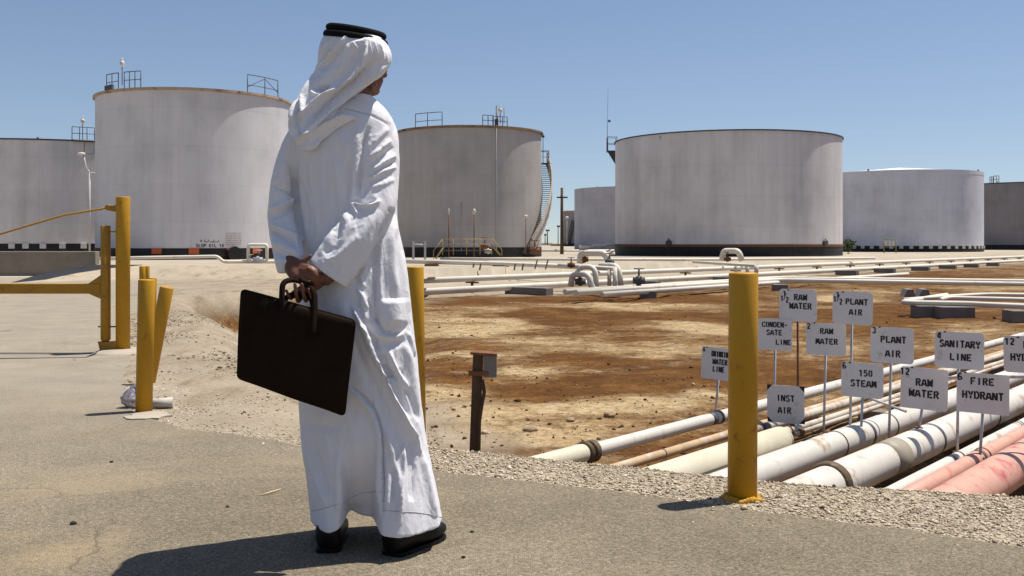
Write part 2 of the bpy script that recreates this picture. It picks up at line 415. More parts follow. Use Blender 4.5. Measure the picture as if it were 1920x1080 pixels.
# drifts of pale sand and beds of rust brown soil where they lie in the yard
field = np.zeros(len(x))
for px_, py_, hw, hh, s_ in [(880, 596, 80, 15, 1), (860, 622, 66, 8, 1), (962, 612, 34, 6, .8), (1175, 571, 95, 7, 1), (1085, 642, 130, 7, .5), (862, 664, 60, 6, .8), (965, 694, 80, 7, .9), (838, 738, 70, 14, 1), (872, 776, 95, 15, 1), (1010, 770, 130, 9, .8),
        (945, 812, 160, 17, 1), (1150, 768, 110, 12, 1), (1292, 610, 60, 7, .9), (1335, 628, 55, 9, 1), (1245, 655, 90, 9, .8), (1110, 832, 90, 14, .9), (1560, 560, 70, 5, .9), (1450, 640, 60, 7, .7), (1620, 655, 70, 6, .6), (1300, 740, 60, 9, .8), (1800, 620, 60, 6, .6), (1640, 548, 80, 3, .5), (1850, 540, 80, 4, .4),
        (1050, 590, 170, 9, -1), (1330, 592, 120, 9, -.9), (1110, 722, 210, 14, -1.1), (880, 690, 80, 7, -.8), (830, 706, 60, 8, -.7), (1500, 700, 90, 15, -1), (1660, 600, 90, 16, -.9), (1250, 700, 120, 10, -1), (1000, 562, 200, 5, -1), (1300, 560, 160, 5, -.8), (1750, 590, 120, 8, -.8), (1120, 676, 160, 7, -.5), (900, 648, 100, 5, -.5), (1480, 590, 70, 8, -.8), (1700, 520, 160, 7, -.6)]:
    a_ = PZ(px_, py_, -DEEP); b_ = PZ(px_, py_-hh, -DEEP); rx_ = hw*a_.y/FPX; ry_ = b_.y-a_.y
    wx = (x-a_.x-(y-a_.y)*a_.x/a_.y)/rx_+(fbm(x*1.1, y*1.1, 4, 13)-.5)*1.6; wy = (y-a_.y)/ry_+(fbm(x*.9+9, y*.9, 4, 15)-.5)*1.8
    field += s_*np.exp(-(wx*wx+wy*wy)*.8)
field = np.clip(.5+.42*field+(fbm(x*.8, y*.8, 5, 99)-.5)*.5, 0, 1)
att = gm.color_attributes.new('zone', 'FLOAT_COLOR', 'POINT')
att.data.foreach_set('color', np.stack([dirt, grav, pale, field], 1).astype(np.float32).ravel())
ground = bpy.data.objects.new('ground', gm); COL.objects.link(ground); tag(ground, kind='structure')

def ground_mat():
    m, N, L, B = newmat('ground_soil'); co = geopos(N)
    at = N.new('ShaderNodeAttribute'); at.attribute_name = 'zone'
    sp = N.new('ShaderNodeSeparateColor'); L.new(at.outputs['Color'], sp.inputs[0])
    # pale sand
    s1 = noise(N, L, .9, 6, .6, co); s2 = noise(N, L, 22, 4, .7, co); s3 = noise(N, L, 150, 2, .6, co)
    sand = ramp(N, L, s1, [(.3, (.245, .20, .143)), (.7, (.345, .285, .21))])
    sand = mixc(N, L, 1.0, sand, ramp(N, L, s2, [(.3, .78), (.62, 1.05)]), 'MULTIPLY')
    sand = mixc(N, L, ramp(N, L, noise(N, L, 9, 8, .8, co), [(.55, 0.0), (.70, .65)]), sand, (.15, .105, .065))
    sand = mixc(N, L, ramp(N, L, noise(N, L, 1.0, 8, .72, scaled(N, L, co, (2.6, .9, 1)), .5), [(.50, 0.0), (.64, .75)]), sand, (.17, .125, .08))
    # dirt: rust brown with pale drifts, the drifts drawn out across the view line
    wv = N.new('ShaderNodeVectorRotate'); wv.rotation_type = 'Z_AXIS'; wv.inputs['Angle'].default_value = R_(-14); L.new(co, wv.inputs['Vector'])
    lv = scaled(N, L, wv.outputs[0], (.75, 1.0, 1.0))
    p1 = noise(N, L, .62, 7, .62, lv, .5); p2 = noise(N, L, 2.6, 6, .68, lv, .3)
    pm = math_(N, L, 'ADD', math_(N, L, 'MULTIPLY', at.outputs['Alpha'], .34), math_(N, L, 'ADD', math_(N, L, 'MULTIPLY', p1, .20), math_(N, L, 'MULTIPLY', noise(N, L, 3.6, 10, .82, lv, .4), .46)))
    d1 = ramp(N, L, noise(N, L, 1.7, 7, .7, lv), [(.28, (.052, .020, .004)), (.5, (.100, .042, .009)), (.72, (.175, .084, .022))])
    d2 = ramp(N, L, noise(N, L, 3.0, 6, .7, co), [(.3, (.28, .185, .080)), (.7, (.44, .34, .205))])
    dirt_c = mixc(N, L, ramp(N, L, pm, [(.468, 0.0), (.535, .38), (.61, 1.0)]), d1, d2)
    dirt_c = mixc(N, L, ramp(N, L, noise(N, L, 7, 10, .86, co), [(.52, 0.0), (.60, .85)]), dirt_c, (.06, .028, .010))
    dirt_c = mixc(N, L, 1.0, dirt_c, ramp(N, L, noise(N, L, 16, 10, .88, co), [(.36, .5), (.62, 1.35)]), 'MULTIPLY')
    # gravel
    vo = N.new('ShaderNodeTexVoronoi'); vo.inputs['Scale'].default_value = 85; L.new(co, vo.inputs['Vector'])
    hs = N.new('ShaderNodeSeparateColor'); L.new(vo.outputs['Color'], hs.inputs[0])
    gr = ramp(N, L, hs.outputs[0], [(.0, (.19, .15, .105)), (.45, (.33, .275, .20)), (.8, (.42, .355, .265)), (1.0, (.52, .455, .36))])
    gr = mixc(N, L, 1.0, gr, ramp(N, L, vo.outputs['Distance'], [(.0, 1.35), (.55, .85)]), 'MULTIPLY')
    gr = mixc(N, L, 1.0, gr, ramp(N, L, noise(N, L, 3, 5, .6, co), [(.3, .85), (.7, 1.1)]), 'MULTIPLY')
    far = mixc(N, L, 1.0, (.37, .318, .245), ramp(N, L, noise(N, L, .35, 6, .65, co), [(.3, .82), (.7, 1.08)]), 'MULTIPLY')
    c = mixc(N, L, sp.outputs[2], sand, far)
    c = mixc(N, L, sp.outputs[0], c, dirt_c)
    c = mixc(N, L, sp.outputs[1], c, gr)
    L.new(c, B.inputs['Base Color']); B.inputs['Roughness'].default_value = .95; B.inputs['Specular IOR Level'].default_value = .1
    hg = math_(N, L, 'MULTIPLY', math_(N, L, 'SUBTRACT', 1.0, vo.outputs['Distance']), sp.outputs[1])
    h = math_(N, L, 'ADD', math_(N, L, 'MULTIPLY', hg, .8), math_(N, L, 'ADD', math_(N, L, 'MULTIPLY', s2, 1.4), math_(N, L, 'MULTIPLY', s3, .25)))
    bump(N, L, B, h, .55, .014)
    return m
gm.materials.append(ground_mat())

# asphalt sheet, 4 mm above the ground
edge = [ipt(1960, 1032), ipt(1800, 1010), ipt(1600, 984), ipt(1420, 960), ipt(1200, 929), ipt(1000, 905), ipt(850, 889), ipt(700, 866), ipt(560, 838),
        ipt(430, 814), ipt(300, 792), ipt(250, 776), ipt(235, 745), ipt(232, 712), ipt(236, 690), ipt(246, 665), (-4.55, 11.6), (-5.6, 14.6), (-6.9, 19.0), (-8.4, 23.6), (-10.5, 27.5), (-15, 30.5), (-26, 32), (-60, 33)]
def rough_line(pts, amp, seed, lev=5):
    pts = [np.array(p, float) for p in pts]; r = np.random.default_rng(seed)
    for k in range(lev):
        out = [pts[0]]
        for a, b in zip(pts[:-1], pts[1:]):
            m_ = (a+b)/2; L_ = np.hypot(*(b-a)); nrm = np.array([-(b-a)[1], (b-a)[0]])/max(L_, 1e-9)
            if L_ > .05: out.append(m_+nrm*r.normal(0, amp*L_))
            out.append(b)
        pts = out
    return [tuple(p) for p in pts]
el = rough_line(edge, .028, 3)
poly = el+[(-60, -12), (14, -12), (14, 2.6), (5.0, 2.9)]
from mathutils.geometry import delaunay_2d_cdt
seeds = [Vector((xx, yy)) for xx in np.arange(-58, 12, 2.0) for yy in np.arange(-11, 32, 2.0) if inside(np.array([xx]), np.array([yy]), poly)[0]]
pv = [Vector(p_) for p_ in poly]+seeds
cv, ce, cf = delaunay_2d_cdt(pv, [], [list(range(len(poly)))], 1, 1e-5)[:3]
rme = bpy.data.meshes.new('road'); rme.from_pydata([(q_.x, q_.y, .004) for q_ in cv], [], [list(f_) for f_ in cf]); rme.update()
for pl in rme.polygons:
    if pl.normal.z < 0: pl.flip()
road = bpy.data.objects.new('road', rme); COL.objects.link(road); tag(road, kind='structure')
def road_mat():
    m, N, L, B = newmat('dusty_asphalt'); co = geopos(N)
    b1 = noise(N, L, .55, 6, .6, co); b2 = noise(N, L, 3.2, 6, .65, co, .3)
    c = ramp(N, L, b1, [(.3, (.165, .134, .092)), (.52, (.225, .187, .133)), (.72, (.30, .253, .185))])
    vo = N.new('ShaderNodeTexVoronoi'); vo.inputs['Scale'].default_value = 150; L.new(co, vo.inputs['Vector'])
    hs = N.new('ShaderNodeSeparateColor'); L.new(vo.outputs['Color'], hs.inputs[0])
    ag = ramp(N, L, hs.outputs[0], [(.0, .62), (.4, .92), (.8, 1.12), (1.0, 1.5)])
    c = mixc(N, L, 1.0, c, ag, 'MULTIPLY')
    vo2 = N.new('ShaderNodeTexVoronoi'); vo2.inputs['Scale'].default_value = 420; L.new(co, vo2.inputs['Vector'])
    hs2 = N.new('ShaderNodeSeparateColor'); L.new(vo2.outputs['Color'], hs2.inputs[0])
    c = mixc(N, L, 1.0, c, ramp(N, L, hs2.outputs[1], [(.0, .72), (1.0, 1.22)]), 'MULTIPLY')
    # blown sand in hollows, oily stains, tyre-worn pale lanes
    dust = ramp(N, L, noise(N, L, .9, 6, .7, scaled(N, L, co, (.5, 1.0, 1.0)), .8), [(.54, 0.0), (.68, .85)])
    c = mixc(N, L, math_(N, L, 'MULTIPLY', dust, ramp(N, L, noise(N, L, 40, 3, .6, co), [(.35, .35), (.6, 1.0)])), c, (.33, .255, .155))
    st = ramp(N, L, noise(N, L, 1.4, 6, .6, scaled(N, L, co, (.7, 1.5, 1.0)), .6), [(.66, 0.0), (.80, .30)])
    c = mixc(N, L, st, c, (.11, .085, .065))
    # wind-blown dust lies thick on the road away from the traffic, thinner here
    sp_ = N.new('ShaderNodeSeparateXYZ'); L.new(co, sp_.inputs[0])
    yy_ = math_(N, L, 'ADD', sp_.outputs[1], math_(N, L, 'MULTIPLY', math_(N, L, 'SUBTRACT', noise(N, L, .8, 5, .65, co), .5), 4.0))
    mr = N.new('ShaderNodeMapRange'); mr.interpolation_type = 'SMOOTHSTEP'; L.new(yy_, mr.inputs[0]); mr.inputs[1].default_value = 4.2; mr.inputs[2].default_value = 8.5; mr.inputs[3].default_value = 0.0; mr.inputs[4].default_value = .88
    c = mixc(N, L, mr.outputs[0], c, mixc(N, L, 1.0, (.33, .285, .22), ramp(N, L, noise(N, L, 2.0, 6, .7, co), [(.3, .82), (.7, 1.1)]), 'MULTIPLY'))
    # hairline cracks
    vc = N.new('ShaderNodeTexVoronoi'); vc.feature = 'DISTANCE_TO_EDGE'; vc.inputs['Scale'].default_value = .55
    dv = N.new('ShaderNodeVectorMath'); dv.operation = 'ADD'; L.new(co, dv.inputs[0]); nz = N.new('ShaderNodeTexNoise'); nz.inputs['Scale'].default_value = 2.2; nz.inputs['Detail'].default_value = 5; L.new(co, nz.inputs['Vector']); L.new(scaled(N, L, nz.outputs['Color'], (.6, .6, 0)), dv.inputs[1]); L.new(dv.outputs[0], vc.inputs['Vector'])
    ck = math_(N, L, 'MULTIPLY', ramp(N, L, vc.outputs['Distance'], [(.0, 1.0), (.006, 0.0)]), ramp(N, L, noise(N, L, .7, 3, .5, co), [(.5, 0.0), (.62, .55)]))
    c = mixc(N, L, ck, c, (.07, .055, .04))
    L.new(c, B.inputs['Base Color']); B.inputs['Roughness'].default_value = .92; B.inputs['Specular IOR Level'].default_value = .12
    h = math_(N, L, 'ADD', math_(N, L, 'SUBTRACT', 1.0, vo.outputs['Distance']), math_(N, L, 'MULTIPLY', noise(N, L, 60, 4, .7, co), 1.2))
    bump(N, L, B, h, .85, .007)
    return m
rme.materials.append(road_mat())

# stones: gravel along the verge, clods over the dirt
def stone_field(name, pts, sizes, cols, label_kind='stuff'):
    base = np.array([(1, 0, 0), (-1, 0, 0), (0, 1, 0), (0, -1, 0), (0, 0, 1), (0, 0, -1)], float)
    tri = np.array([(0, 2, 4), (2, 1, 4), (1, 3, 4), (3, 0, 4), (2, 0, 5), (1, 2, 5), (3, 1, 5), (0, 3, 5)])
    n = len(pts); V = np.repeat(base[None], n, 0)*rng.uniform(.55, 1.25, (n, 6, 3)); V += rng.normal(0, .16, (n, 6, 3))
    a = rng.uniform(0, 6.28, n); ca, sa = np.cos(a)[:, None], np.sin(a)[:, None]
    V = np.stack([V[..., 0]*ca-V[..., 1]*sa, V[..., 0]*sa+V[..., 1]*ca, V[..., 2]*.7], -1)*sizes[:, None, None]+pts[:, None, :]
    F = (tri[None]+np.arange(n)[:, None, None]*6).reshape(-1, 3)
    me = bpy.data.meshes.new(name); me.vertices.add(n*6); me.vertices.foreach_set('co', V.ravel())
    me.loops.add(F.size); me.loops.foreach_set('vertex_index', F.ravel().astype(np.int32)); me.polygons.add(len(F))
    me.polygons.foreach_set('loop_start', np.arange(0, F.size, 3, dtype=np.int32)); me.polygons.foreach_set('loop_total', np.full(len(F), 3, np.int32)); me.update()
    at = me.color_attributes.new('tone', 'FLOAT_COLOR', 'POINT'); ci = np.repeat(cols, 6, 0)
    at.data.foreach_set('color', np.concatenate([ci, np.ones((n*6, 1))], 1).astype(np.float32).ravel())
    m, N, L, B = newmat(name+'_stone'); q_ = N.new('ShaderNodeAttribute'); q_.attribute_name = 'tone'
    L.new(mixc(N, L, 1.0, q_.outputs['Color'], ramp(N, L, noise(N, L, 120, 3, .6, geopos(N)), [(.3, .8), (.7, 1.15)]), 'MULTIPLY'), B.inputs['Base Color'])
    B.inputs['Roughness'].default_value = .92; B.inputs['Specular IOR Level'].default_value = .12; me.materials.append(m)
    o = bpy.data.objects.new(name, me); COL.objects.link(o); tag(o, kind=label_kind); return o
def in_band(n):
    """points on the gravel strip between the asphalt and the crest"""
    x_ = rng.uniform(-2.9, 4.2, n); y_ = rng.uniform(2.9, 7.0, n)
    ok = ~inside(x_, y_, np.array(poly)); dd, ww = linedist(x_, y_, CR, CW); i_ = inside(x_, y_, BA)
    edge_d, _ = linedist(x_, y_, np.array(el))
    strag = inside(x_, y_, np.array(poly)) & (edge_d < rng.exponential(.06, n)) & (rng.uniform(0, 1, n) < .5)
    ok = (ok & ((~i_) | (dd < .35))) | strag
    return x_[ok], y_[ok]
sx, sy = in_band(150000)
keep = rng.uniform(0, 1, len(sx)) < np.where(sx > -.9, 1.0, .22*(1-sstep(.1, .6, linedist(sx, sy, np.array(edge0))[0]+(fbm(sx*2.2, sy*2.2, 4, 91)-.5)*1.1))+.02)
sx, sy = sx[keep], sy[keep]
szs = rng.gamma(2.0, .0015, len(sx))+.0022; big = rng.uniform(0, 1, len(sx)) < .012; szs[big] *= 2.2
tones = np.array([(.52, .43, .31), (.45, .365, .26), (.35, .28, .195), (.60, .51, .39), (.10, .075, .05), (.42, .32, .21)])
ci = rng.choice(6, len(sx), p=[.28, .27, .2, .12, .05, .08])
stone_field('gravel', np.stack([sx, sy, terrain(sx, sy)+szs*.25], 1), szs, tones[ci]*rng.uniform(.8, 1.15, (len(sx), 1)))
n = 16000
bxx = rng.uniform(-6, 30, n); byy = 6.5+rng.exponential(9, n)
ok = inside(bxx, byy, BA) & (qdist(bxx, byy) < 22) & (qdist(bxx, byy) > 3.2) & (linedist(bxx, byy, CR)[0] > .8)
ok &= vnoise(bxx*.5, byy*.5, 77) > rng.uniform(.1, .8, n)
bxx, byy = bxx[ok], byy[ok]; bs = rng.gamma(1.5, .0055, len(bxx))+.004
tn = np.array([(.10, .045, .016), (.17, .09, .038), (.33, .25, .16), (.06, .032, .015)])
stone_field('dirt_clods', np.stack([bxx, byy, terrain(bxx, byy)+bs*.3], 1), bs, tn[rng.choice(4, len(bxx), p=[.4, .3, .15, .15])])

n = 26000
lx = rng.uniform(-5.5, -.6, n); ly = rng.uniform(5.6, 16, n)
ok = ~inside(lx, ly, np.array(poly)); dl, wl = linedist(lx, ly, CR, CW)
ok &= (dl < 3.2) & (fbm(lx*1.5, ly*.8, 4, 123) > rng.uniform(.40, .72, n))
lx, ly = lx[ok], ly[ok]; ls = rng.gamma(1.5, .0032, len(lx))+.0025
stone_field('slope_pebbles', np.stack([lx, ly, terrain(lx, ly)+ls*.3], 1), ls, np.array([(.30, .235, .165), (.20, .15, .10), (.42, .35, .26), (.12, .085, .055)])[rng.choice(4, len(lx), p=[.4, .3, .15, .15])])

def rock(px, py, z, size, label, cat='rock', mat='rock', seed=0, group=None):
    p = PZ(px, py, z); r = np.random.default_rng(seed); mb = MB()
    mb.ball((p.x, p.y, gz(p.x, p.y)+size[2]*.55), size, 14, 9)
    vs = []
    for v in mb.v:
        w_ = Vector(v)-Vector((p.x, p.y, gz(p.x, p.y)+size[2]*.55))
        k = 1+.45*(float(vnoise(np.array([w_.x/size[0]*1.7+seed*3.1]), np.array([w_.z/size[2]*1.7+w_.y/size[1]*1.3]), seed))-.5)
        vs.append((p.x+w_.x*k, p.y+w_.y*k, gz(p.x, p.y)+size[2]*.55+w_.z*k))
    mb.v = vs; mb.sm = [False]*len(mb.sm)
    return tag(mb.build('rock', M[mat]), label, cat, group)
rock(995, 813, -DEEP, (.075, .05, .032), 'long flat brown rock on the dirt right of the timber post', seed=1)
rock(1070, 796, -DEEP, (.045, .04, .03), 'small dark brown rock on pale dirt behind the long flat rock', seed=2)
rock(910, 818, -DEEP, (.036, .03, .024), 'pale stone lying at the foot of the timber post', mat='rock_pale', seed=3)
rock(1143, 786, -DEEP, (.06, .05, .038), 'brown clod of rubble in front of the long white pipe', seed=4)
rock(990, 795, -DEEP, (.022, .02, .018), 'tiny brown stone just behind the long flat rock', seed=5)

# ------------------------------------------------------------------ near bollards, gate, litter
def bollard(top, base, r_px, D, label, mat='yellow', lift=0.0, group='yellow pipe bollards along the road edge'):
    a = P(base[0], base[1], D); b = P(top[0], top[1], D); rr = r_px*D/FPX
    a = Vector((a.x, a.y, gz(a.x, a.y)-.12)) if abs(top[0]-base[0]) < 10 else a
    ax = (b-a).normalized(); mb = MB()
    bev = rr*.12
    mb.tube([a, b-ax*bev, b-ax*bev*.3, b, b+ax*bev*.15], [rr, rr, rr*.96, rr*.88, rr*.3], 40)
    return tag(mb.build('bollard', M[mat]), label, 'bollard', group)
bollard((1394, 511), (1391.5, 938), 27.2, 4.16, 'thick yellow bollard standing in gravel in front of the pipe signs')
bollard((778, 500), (783, 850), 16.5, 5.10, 'yellow bollard half hidden behind the man in white')
bollard((275, 524), (269, 768), 15.2, 6.30, 'straight yellow bollard with a plastic bag at its foot')
bollard((313, 538), (276, 728), 12.6, 7.6, 'leaning yellow bollard tilted to the right', group='yellow pipe bollards along the road edge')
bollard((286.5, 521), (283, 640), 7.5, 11.4, 'thin yellow bollard partly hidden behind the leaning bollard')
bollard((267, 499), (266.5, 560), 5.5, 20.3, 'farther yellow bollard with its cap showing above the front bollard')
bollard((276, 499), (275.5, 556), 4.4, 21.0, 'farthest thin yellow bollard beside another over the front bollard')
# spilled paint skirt and stones round the front bollard
mb = MB(); c = P(1391.5, 938, 4.16)
for k in range(26):
    a = k/26*6.28; r0 = .060+.018*random.random()
    mb.ball((c.x+math.cos(a)*r0, c.y+math.sin(a)*r0, gz(c.x, c.y)+.004), (.012+.012*random.random(), .012+.01*random.random(), .008+.012*random.random()), 7, 5)
tag(mb.build('paint_spill', M['yellow']), 'lumpy yellow paint spill round the foot of the thick bollard', 'paint spill')

# the tall gate post and the swing gate hung on it
GD = 1998.0/(661-HOR); gs = GD/FPX
gp = empty('gate_post', P(230, 661, GD), 'tall round yellow gate post with two hinge brackets', 'gate post')
mb = MB(); a, b = P(230.5, 664, GD), P(230.5, 369, GD)
mb.tube([a, b-Vector((0, 0, .008)), b, b+Vector((0, 0, .001))], [12.8*gs, 12.8*gs, 12.2*gs, 3*gs], 36); mb.build('post', M['yellow'], gp)
mb = MB(); mb.prism([P(183, 641, GD-.05), P(219, 641, GD-.05), P(219, 660, GD-.05), P(188, 660, GD-.05)], (0, .1, 0)); mb.build('hinge_bracket', M['yellow_dark'], gp)
mb = MB(); mb.prism([P(197, 387, GD-.006), P(219, 384.5, GD-.006), P(219, 398, GD-.006), P(202, 394.5, GD-.006), P(197, 391, GD-.006)], (0, .014, 0)); mb.build('eye_plate', M['yellow_dark'], gp)
mb = MB(); mb.tube([P(188, 434.5, GD), P(222, 434.5, GD)], 1.3*gs, 8); mb.build('hinge_pin', M['yellow_dark'], gp)
mb = MB(); mb.tube([P(184, 612.5, GD), P(220, 612.5, GD)], 1.4*gs, 8); mb.build('hinge_pin', M['rust'], gp)
sg = empty('swing_gate', P(198, 640, GD), 'yellow swing barrier with horizontal boom and sloping tie rod', 'gate')
mb = MB(); mb.tube([P(198, 639, GD), P(198, 636, GD), P(198, 424, GD), P(198, 423, GD)], [6.5*gs, 9*gs, 9*gs, 8.2*gs], 28); mb.build('upright', M['yellow_dark'], sg)
mb = MB(); mb.bbox((P(-260, 541, GD)+P(190, 541, GD))/2, ((450)*gs, .075, 19*gs), b=.006); mb.build('boom', M['yellow_dark'], sg)
mb = MB(); mb.prism([P(166, 531.3, GD-.03), P(190, 515, GD-.03), P(190, 561, GD-.03), P(166, 550.7, GD-.03)], (0, .06, 0)); mb.build('gusset', M['yellow_dark'], sg)
rodp = [P(-260, 532, GD), P(0, 439, GD), P(60, 421, GD), P(118, 404, GD), P(125, 402.5, GD), P(165, 396, GD), P(190, 392, GD), P(197, 389.5, GD)]
mb = MB(); mb.tube(rodp, 1.9*gs, 8)
rng_pts = [P(202+4.5*math.cos(t), 389+4.5*math.sin(t), GD) for t in np.linspace(0, 6.28, 17)]
mb.tube(rng_pts, 1.3*gs, 6); mb.build('tie_rod', M['yellow_dark'], sg)
# pale concrete footing under the post
mb = MB(); c = P(228, 664, GD); prof = [(.30, -.05), (.29, .004), (.25, .022), (.18, .036), (.08, .04)]
mb.lathe((c.x, c.y, 0), prof, 40); mb.v = [(c.x+(vx-c.x)*(1+.12*math.sin(3*math.atan2(vy-c.y, vx-c.x)+1)), c.y+(vy-c.y)*1.05, vz) for vx, vy, vz in mb.v]
tag(mb.build('concrete_footing', M['concrete_pale']), 'pale concrete footing swelling up under the tall gate post', 'footing')
# dark channel rail let into the road in front of the gate
mb = MB(); ra, rb_ = P(-120, 675.5, 1998/(675.5-HOR)), P(160, 671.5, 1998/(671.5-HOR))
mb.tube([ra+Vector((0, 0, .004)), rb_+Vector((0, 0, .004)), P(186, 661, 1998/(664.-HOR))+Vector((0, 0, .01))], .009, 6); tag(mb.build('steel_cable', M['steel']), 'thin dark cable lying across the road under the gate', 'cable')

# litter at the front-left bollard
def crumple(c, r, seed, amp=.45):
    mb = MB(); mb.ball((0, 0, 0), (1, 1, 1), 26, 16); out = []
    for v in mb.v:
        v = Vector(v); k = 1+amp*(fbm(np.array([v.x*1.6+seed]), np.array([v.y*1.6+v.z*2.3]), 4, seed)[0]-.5)*2
        out.append((c[0]+v.x*r[0]*k, c[1]+v.y*r[1]*k, c[2]+v.z*r[2]*k))
    mb.v = out; return mb
def bag_mat():
    m, N, L, B = newmat('clear_plastic'); B.inputs['Base Color'].default_value = (.25, .225, .30, 1); B.inputs['Roughness'].default_value = .3
    t = N.new('ShaderNodeBsdfTransparent'); mx = N.new('ShaderNodeMixShader'); mx.inputs[0].default_value = .42
    co = geopos(N); f = ramp(N, L, noise(N, L, 22, 4, .6, co, 1.0), [(.35, .35), (.6, .9)])
    L.new(f, mx.inputs[0]); L.new(t.outputs[0], mx.inputs[1]); L.new(B.outputs[0], mx.inputs[2]); L.new(mx.outputs[0], N['Material Output'].inputs['Surface'])
    bump(N, L, B, noise(N, L, 45, 3, .6, co, 1.5), .8, .01); return m
M['bag'] = bag_mat()
c = PZ(240, 766, 0); mb = crumple((c.x+.005, c.y+.02, .055), (.062, .06, .062), 3)
t2 = crumple((c.x+.03, c.y+.04, .115), (.036, .035, .040), 8); mb.add(t2.v, t2.f, True)
bagr = tag(mb.build('plastic_bag', M['bag']), 'crumpled clear plastic bag lying against the left bollard', 'plastic bag')
c = PZ(300, 766, 0); mb = MB(); ax = Vector((.97, .15, .05)).normalized()
mb.tube([Vector((c.x-.085, c.y, .034)), Vector((c.x+.005, c.y, .036)), Vector((c.x+.08, c.y+.015, .038))], [.026, .031, .034], 20)
tag(mb.build('paper_cup', M['paper']), 'white paper cup on its side right of the left bollard', 'paper cup')
mb = MB(); c = PZ(285, 780, 0); pts = []
for k in range(22):
    a = k/22*6.283; rr = .78+.35*(random.random()-.5)
    pts.append((c.x+.16*rr*math.cos(a)*1.05, c.y-.03+.17*rr*math.sin(a), .008))
mb.prism([(p_[0], p_[1], -.03) for p_ in pts], (0, 0, .042)); tag(mb.build('concrete_patch', M['concrete_pale']), 'pale broken concrete patch at the foot of the left bollard', 'concrete patch')
mb = MB(); mb.tube([PZ(488, 929, .006), PZ(505, 923, .012), PZ(526, 917, .008)], .0024, 6); tag(mb.build('straw', M['straw']), 'dry straw lying on the asphalt left of the man', 'straw')
for k, (px, py, s, lb) in enumerate([(138, 983, .010, 'black pebble on the asphalt near the bottom left corner'), (427, 951, .006, 'dark pebble on the asphalt left of the straw'),
        (209, 867, .007, 'lone dark pebble on the road left of the gravel edge'), (885, 998, .006, 'dark pebble on the asphalt right of the shoes'), (869, 1046, .006, 'dark pebble nearest the frame bottom right of the shoes')]):
    p = PZ(px, py, .004); mb = crumple((p.x, p.y, .004+s*.5), (s*1.3, s, s*.7), 20+k, .3); mb.sm = [False]*len(mb.sm)
    tag(mb.build('pebble', M['black']), lb, 'pebble', 'dark pebbles on the asphalt')

# timber marker post with a metal box
tp = PZ(888, 852, -DEEP+.03); TD = tp.y; ts = TD/FPX
mp = empty('marker_post', (tp.x, tp.y, gz(tp.x, tp.y)), 'dark timber marker post with a grey metal box at its top', 'post')
mb = MB(); mb.add([P(881, 856, TD-.04), P(896, 856, TD-.04), P(889+2, 690, TD-.04), P(907.5, 690, TD-.04), P(887.5, 664, TD-.04), P(907, 664, TD-.04),
                   P(888, 856, TD+.05), P(901, 856, TD+.05), P(893, 690, TD+.05), P(910, 690, TD+.05), P(893, 664, TD+.05), P(910, 664, TD+.05)],
                  [(0,1,3,2),(2,3,5,4),(6,8,9,7),(8,10,11,9),(0,2,8,6),(2,4,10,8),(1,7,9,3),(3,9,11,5),(4,5,11,10),(0,6,7,1)]); 
mb2 = MB(); mb2.bbox(P(889.5, 760, TD), (19*ts, .07, 196*ts), b=.004)
mb2.v = [(vx+ (vz-tp.z)*.035*0+ (7*ts*((vz-gz(tp.x, tp.y))/(190*ts))), vy, vz) for vx, vy, vz in mb2.v]
mb2.build('post', M['timber'], mp)
mb = MB(); q_ = [P(904, 712, TD-.05), P(908, 735, TD-.05), P(903, 765, TD-.05), P(899, 790, TD-.05), P(898, 852, TD-.05)]
mb.tube(q_, [3.6*ts, 3.4*ts, 3.0*ts, 3.2*ts, 3*ts], 10); mb.build('conduit', M['timber'], mp)
mb = MB(); mb.bbox(P(919, 686, TD), (25*ts, .11, 41*ts), b=.003); mb.build('box', M['boxgrey'], mp)
mb = MB(); mb.bbox(P(907.5, 662.0, TD-.01), (50*ts, .17, 4.5*ts), Matrix.Rotation(R_(4), 3, 'Y'), b=.002); mb.build('cap', M['rust'], mp)
mb = MB(); mb.bbox(P(897, 700, TD-.045), (37*ts, .035, 8.5*ts), b=.002); mb.build('bracket', M['rust'], mp)
# ------------------------------------------------------------------ near pipes
VERT = lambda D: D/FPX
def pipe_axis(px, py, z):
    p = PZ(px, py, z); return p
def near_pipe(name, label, px, py, z, dia, mat, t0, t1, bands=(), couplings=(), sleeve=None, group='pipes running out of the gravel bank', bend=None, dirv=None):
    """straight pipe through the point seen at (px,py) at height z, from t0 to t1 metres along the run"""
    p = pipe_axis(px, py, z); d_ = dirv if dirv is not None else PD; r = dia/2
    pts = [p+d_*t for t in np.linspace(t0, t1, max(2, int((t1-t0)/1.2)))]
    mb = MB(); mb.tube(pts, r, 36); o = mb.build(name, M[mat]); tag(o, label, 'pipe', group)
    def at(bx):   # run length where the axis is seen at column bx
        # (p.x+d.x t)/(p.y+d.y t) = k
        k = (bx-960)/FPX; return (k*p.y-p.x)/(d_.x-k*d_.y)
    for bx, wd, mt in bands:
        t = at(bx); mb = MB(); mb.tube([p+d_*(t-wd/2), p+d_*(t+wd/2)], r+.0022, 36); mb.build('painted_band', M[mt], o)
    for bx, wd, rr, mt in couplings:
        t = at(bx); mb = MB(); R0 = r*rr
        ring = []
        n_ = 9
        for k in range(n_):
            u = -wd/2+wd*k/(n_-1); ring.append((p+d_*(t+u), R0*(1+.05*math.sin(k*2.1)) if 0 < k < n_-1 else R0*.93))
        mb.tube([q[0] for q in ring], [q[1] for q in ring], 36); mb.build('coupling', M[mt], o)
    if sleeve:
        bx, t_to, rr, mt = sleeve; t = at(bx); mb = MB(); mb.tube([p+d_*t_to, p+d_*(t-.03), p+d_*t], [r*rr, r*rr, r*rr*.93], 36); mb.build('sleeve', M[mt], o)
    return o, p, d_, at
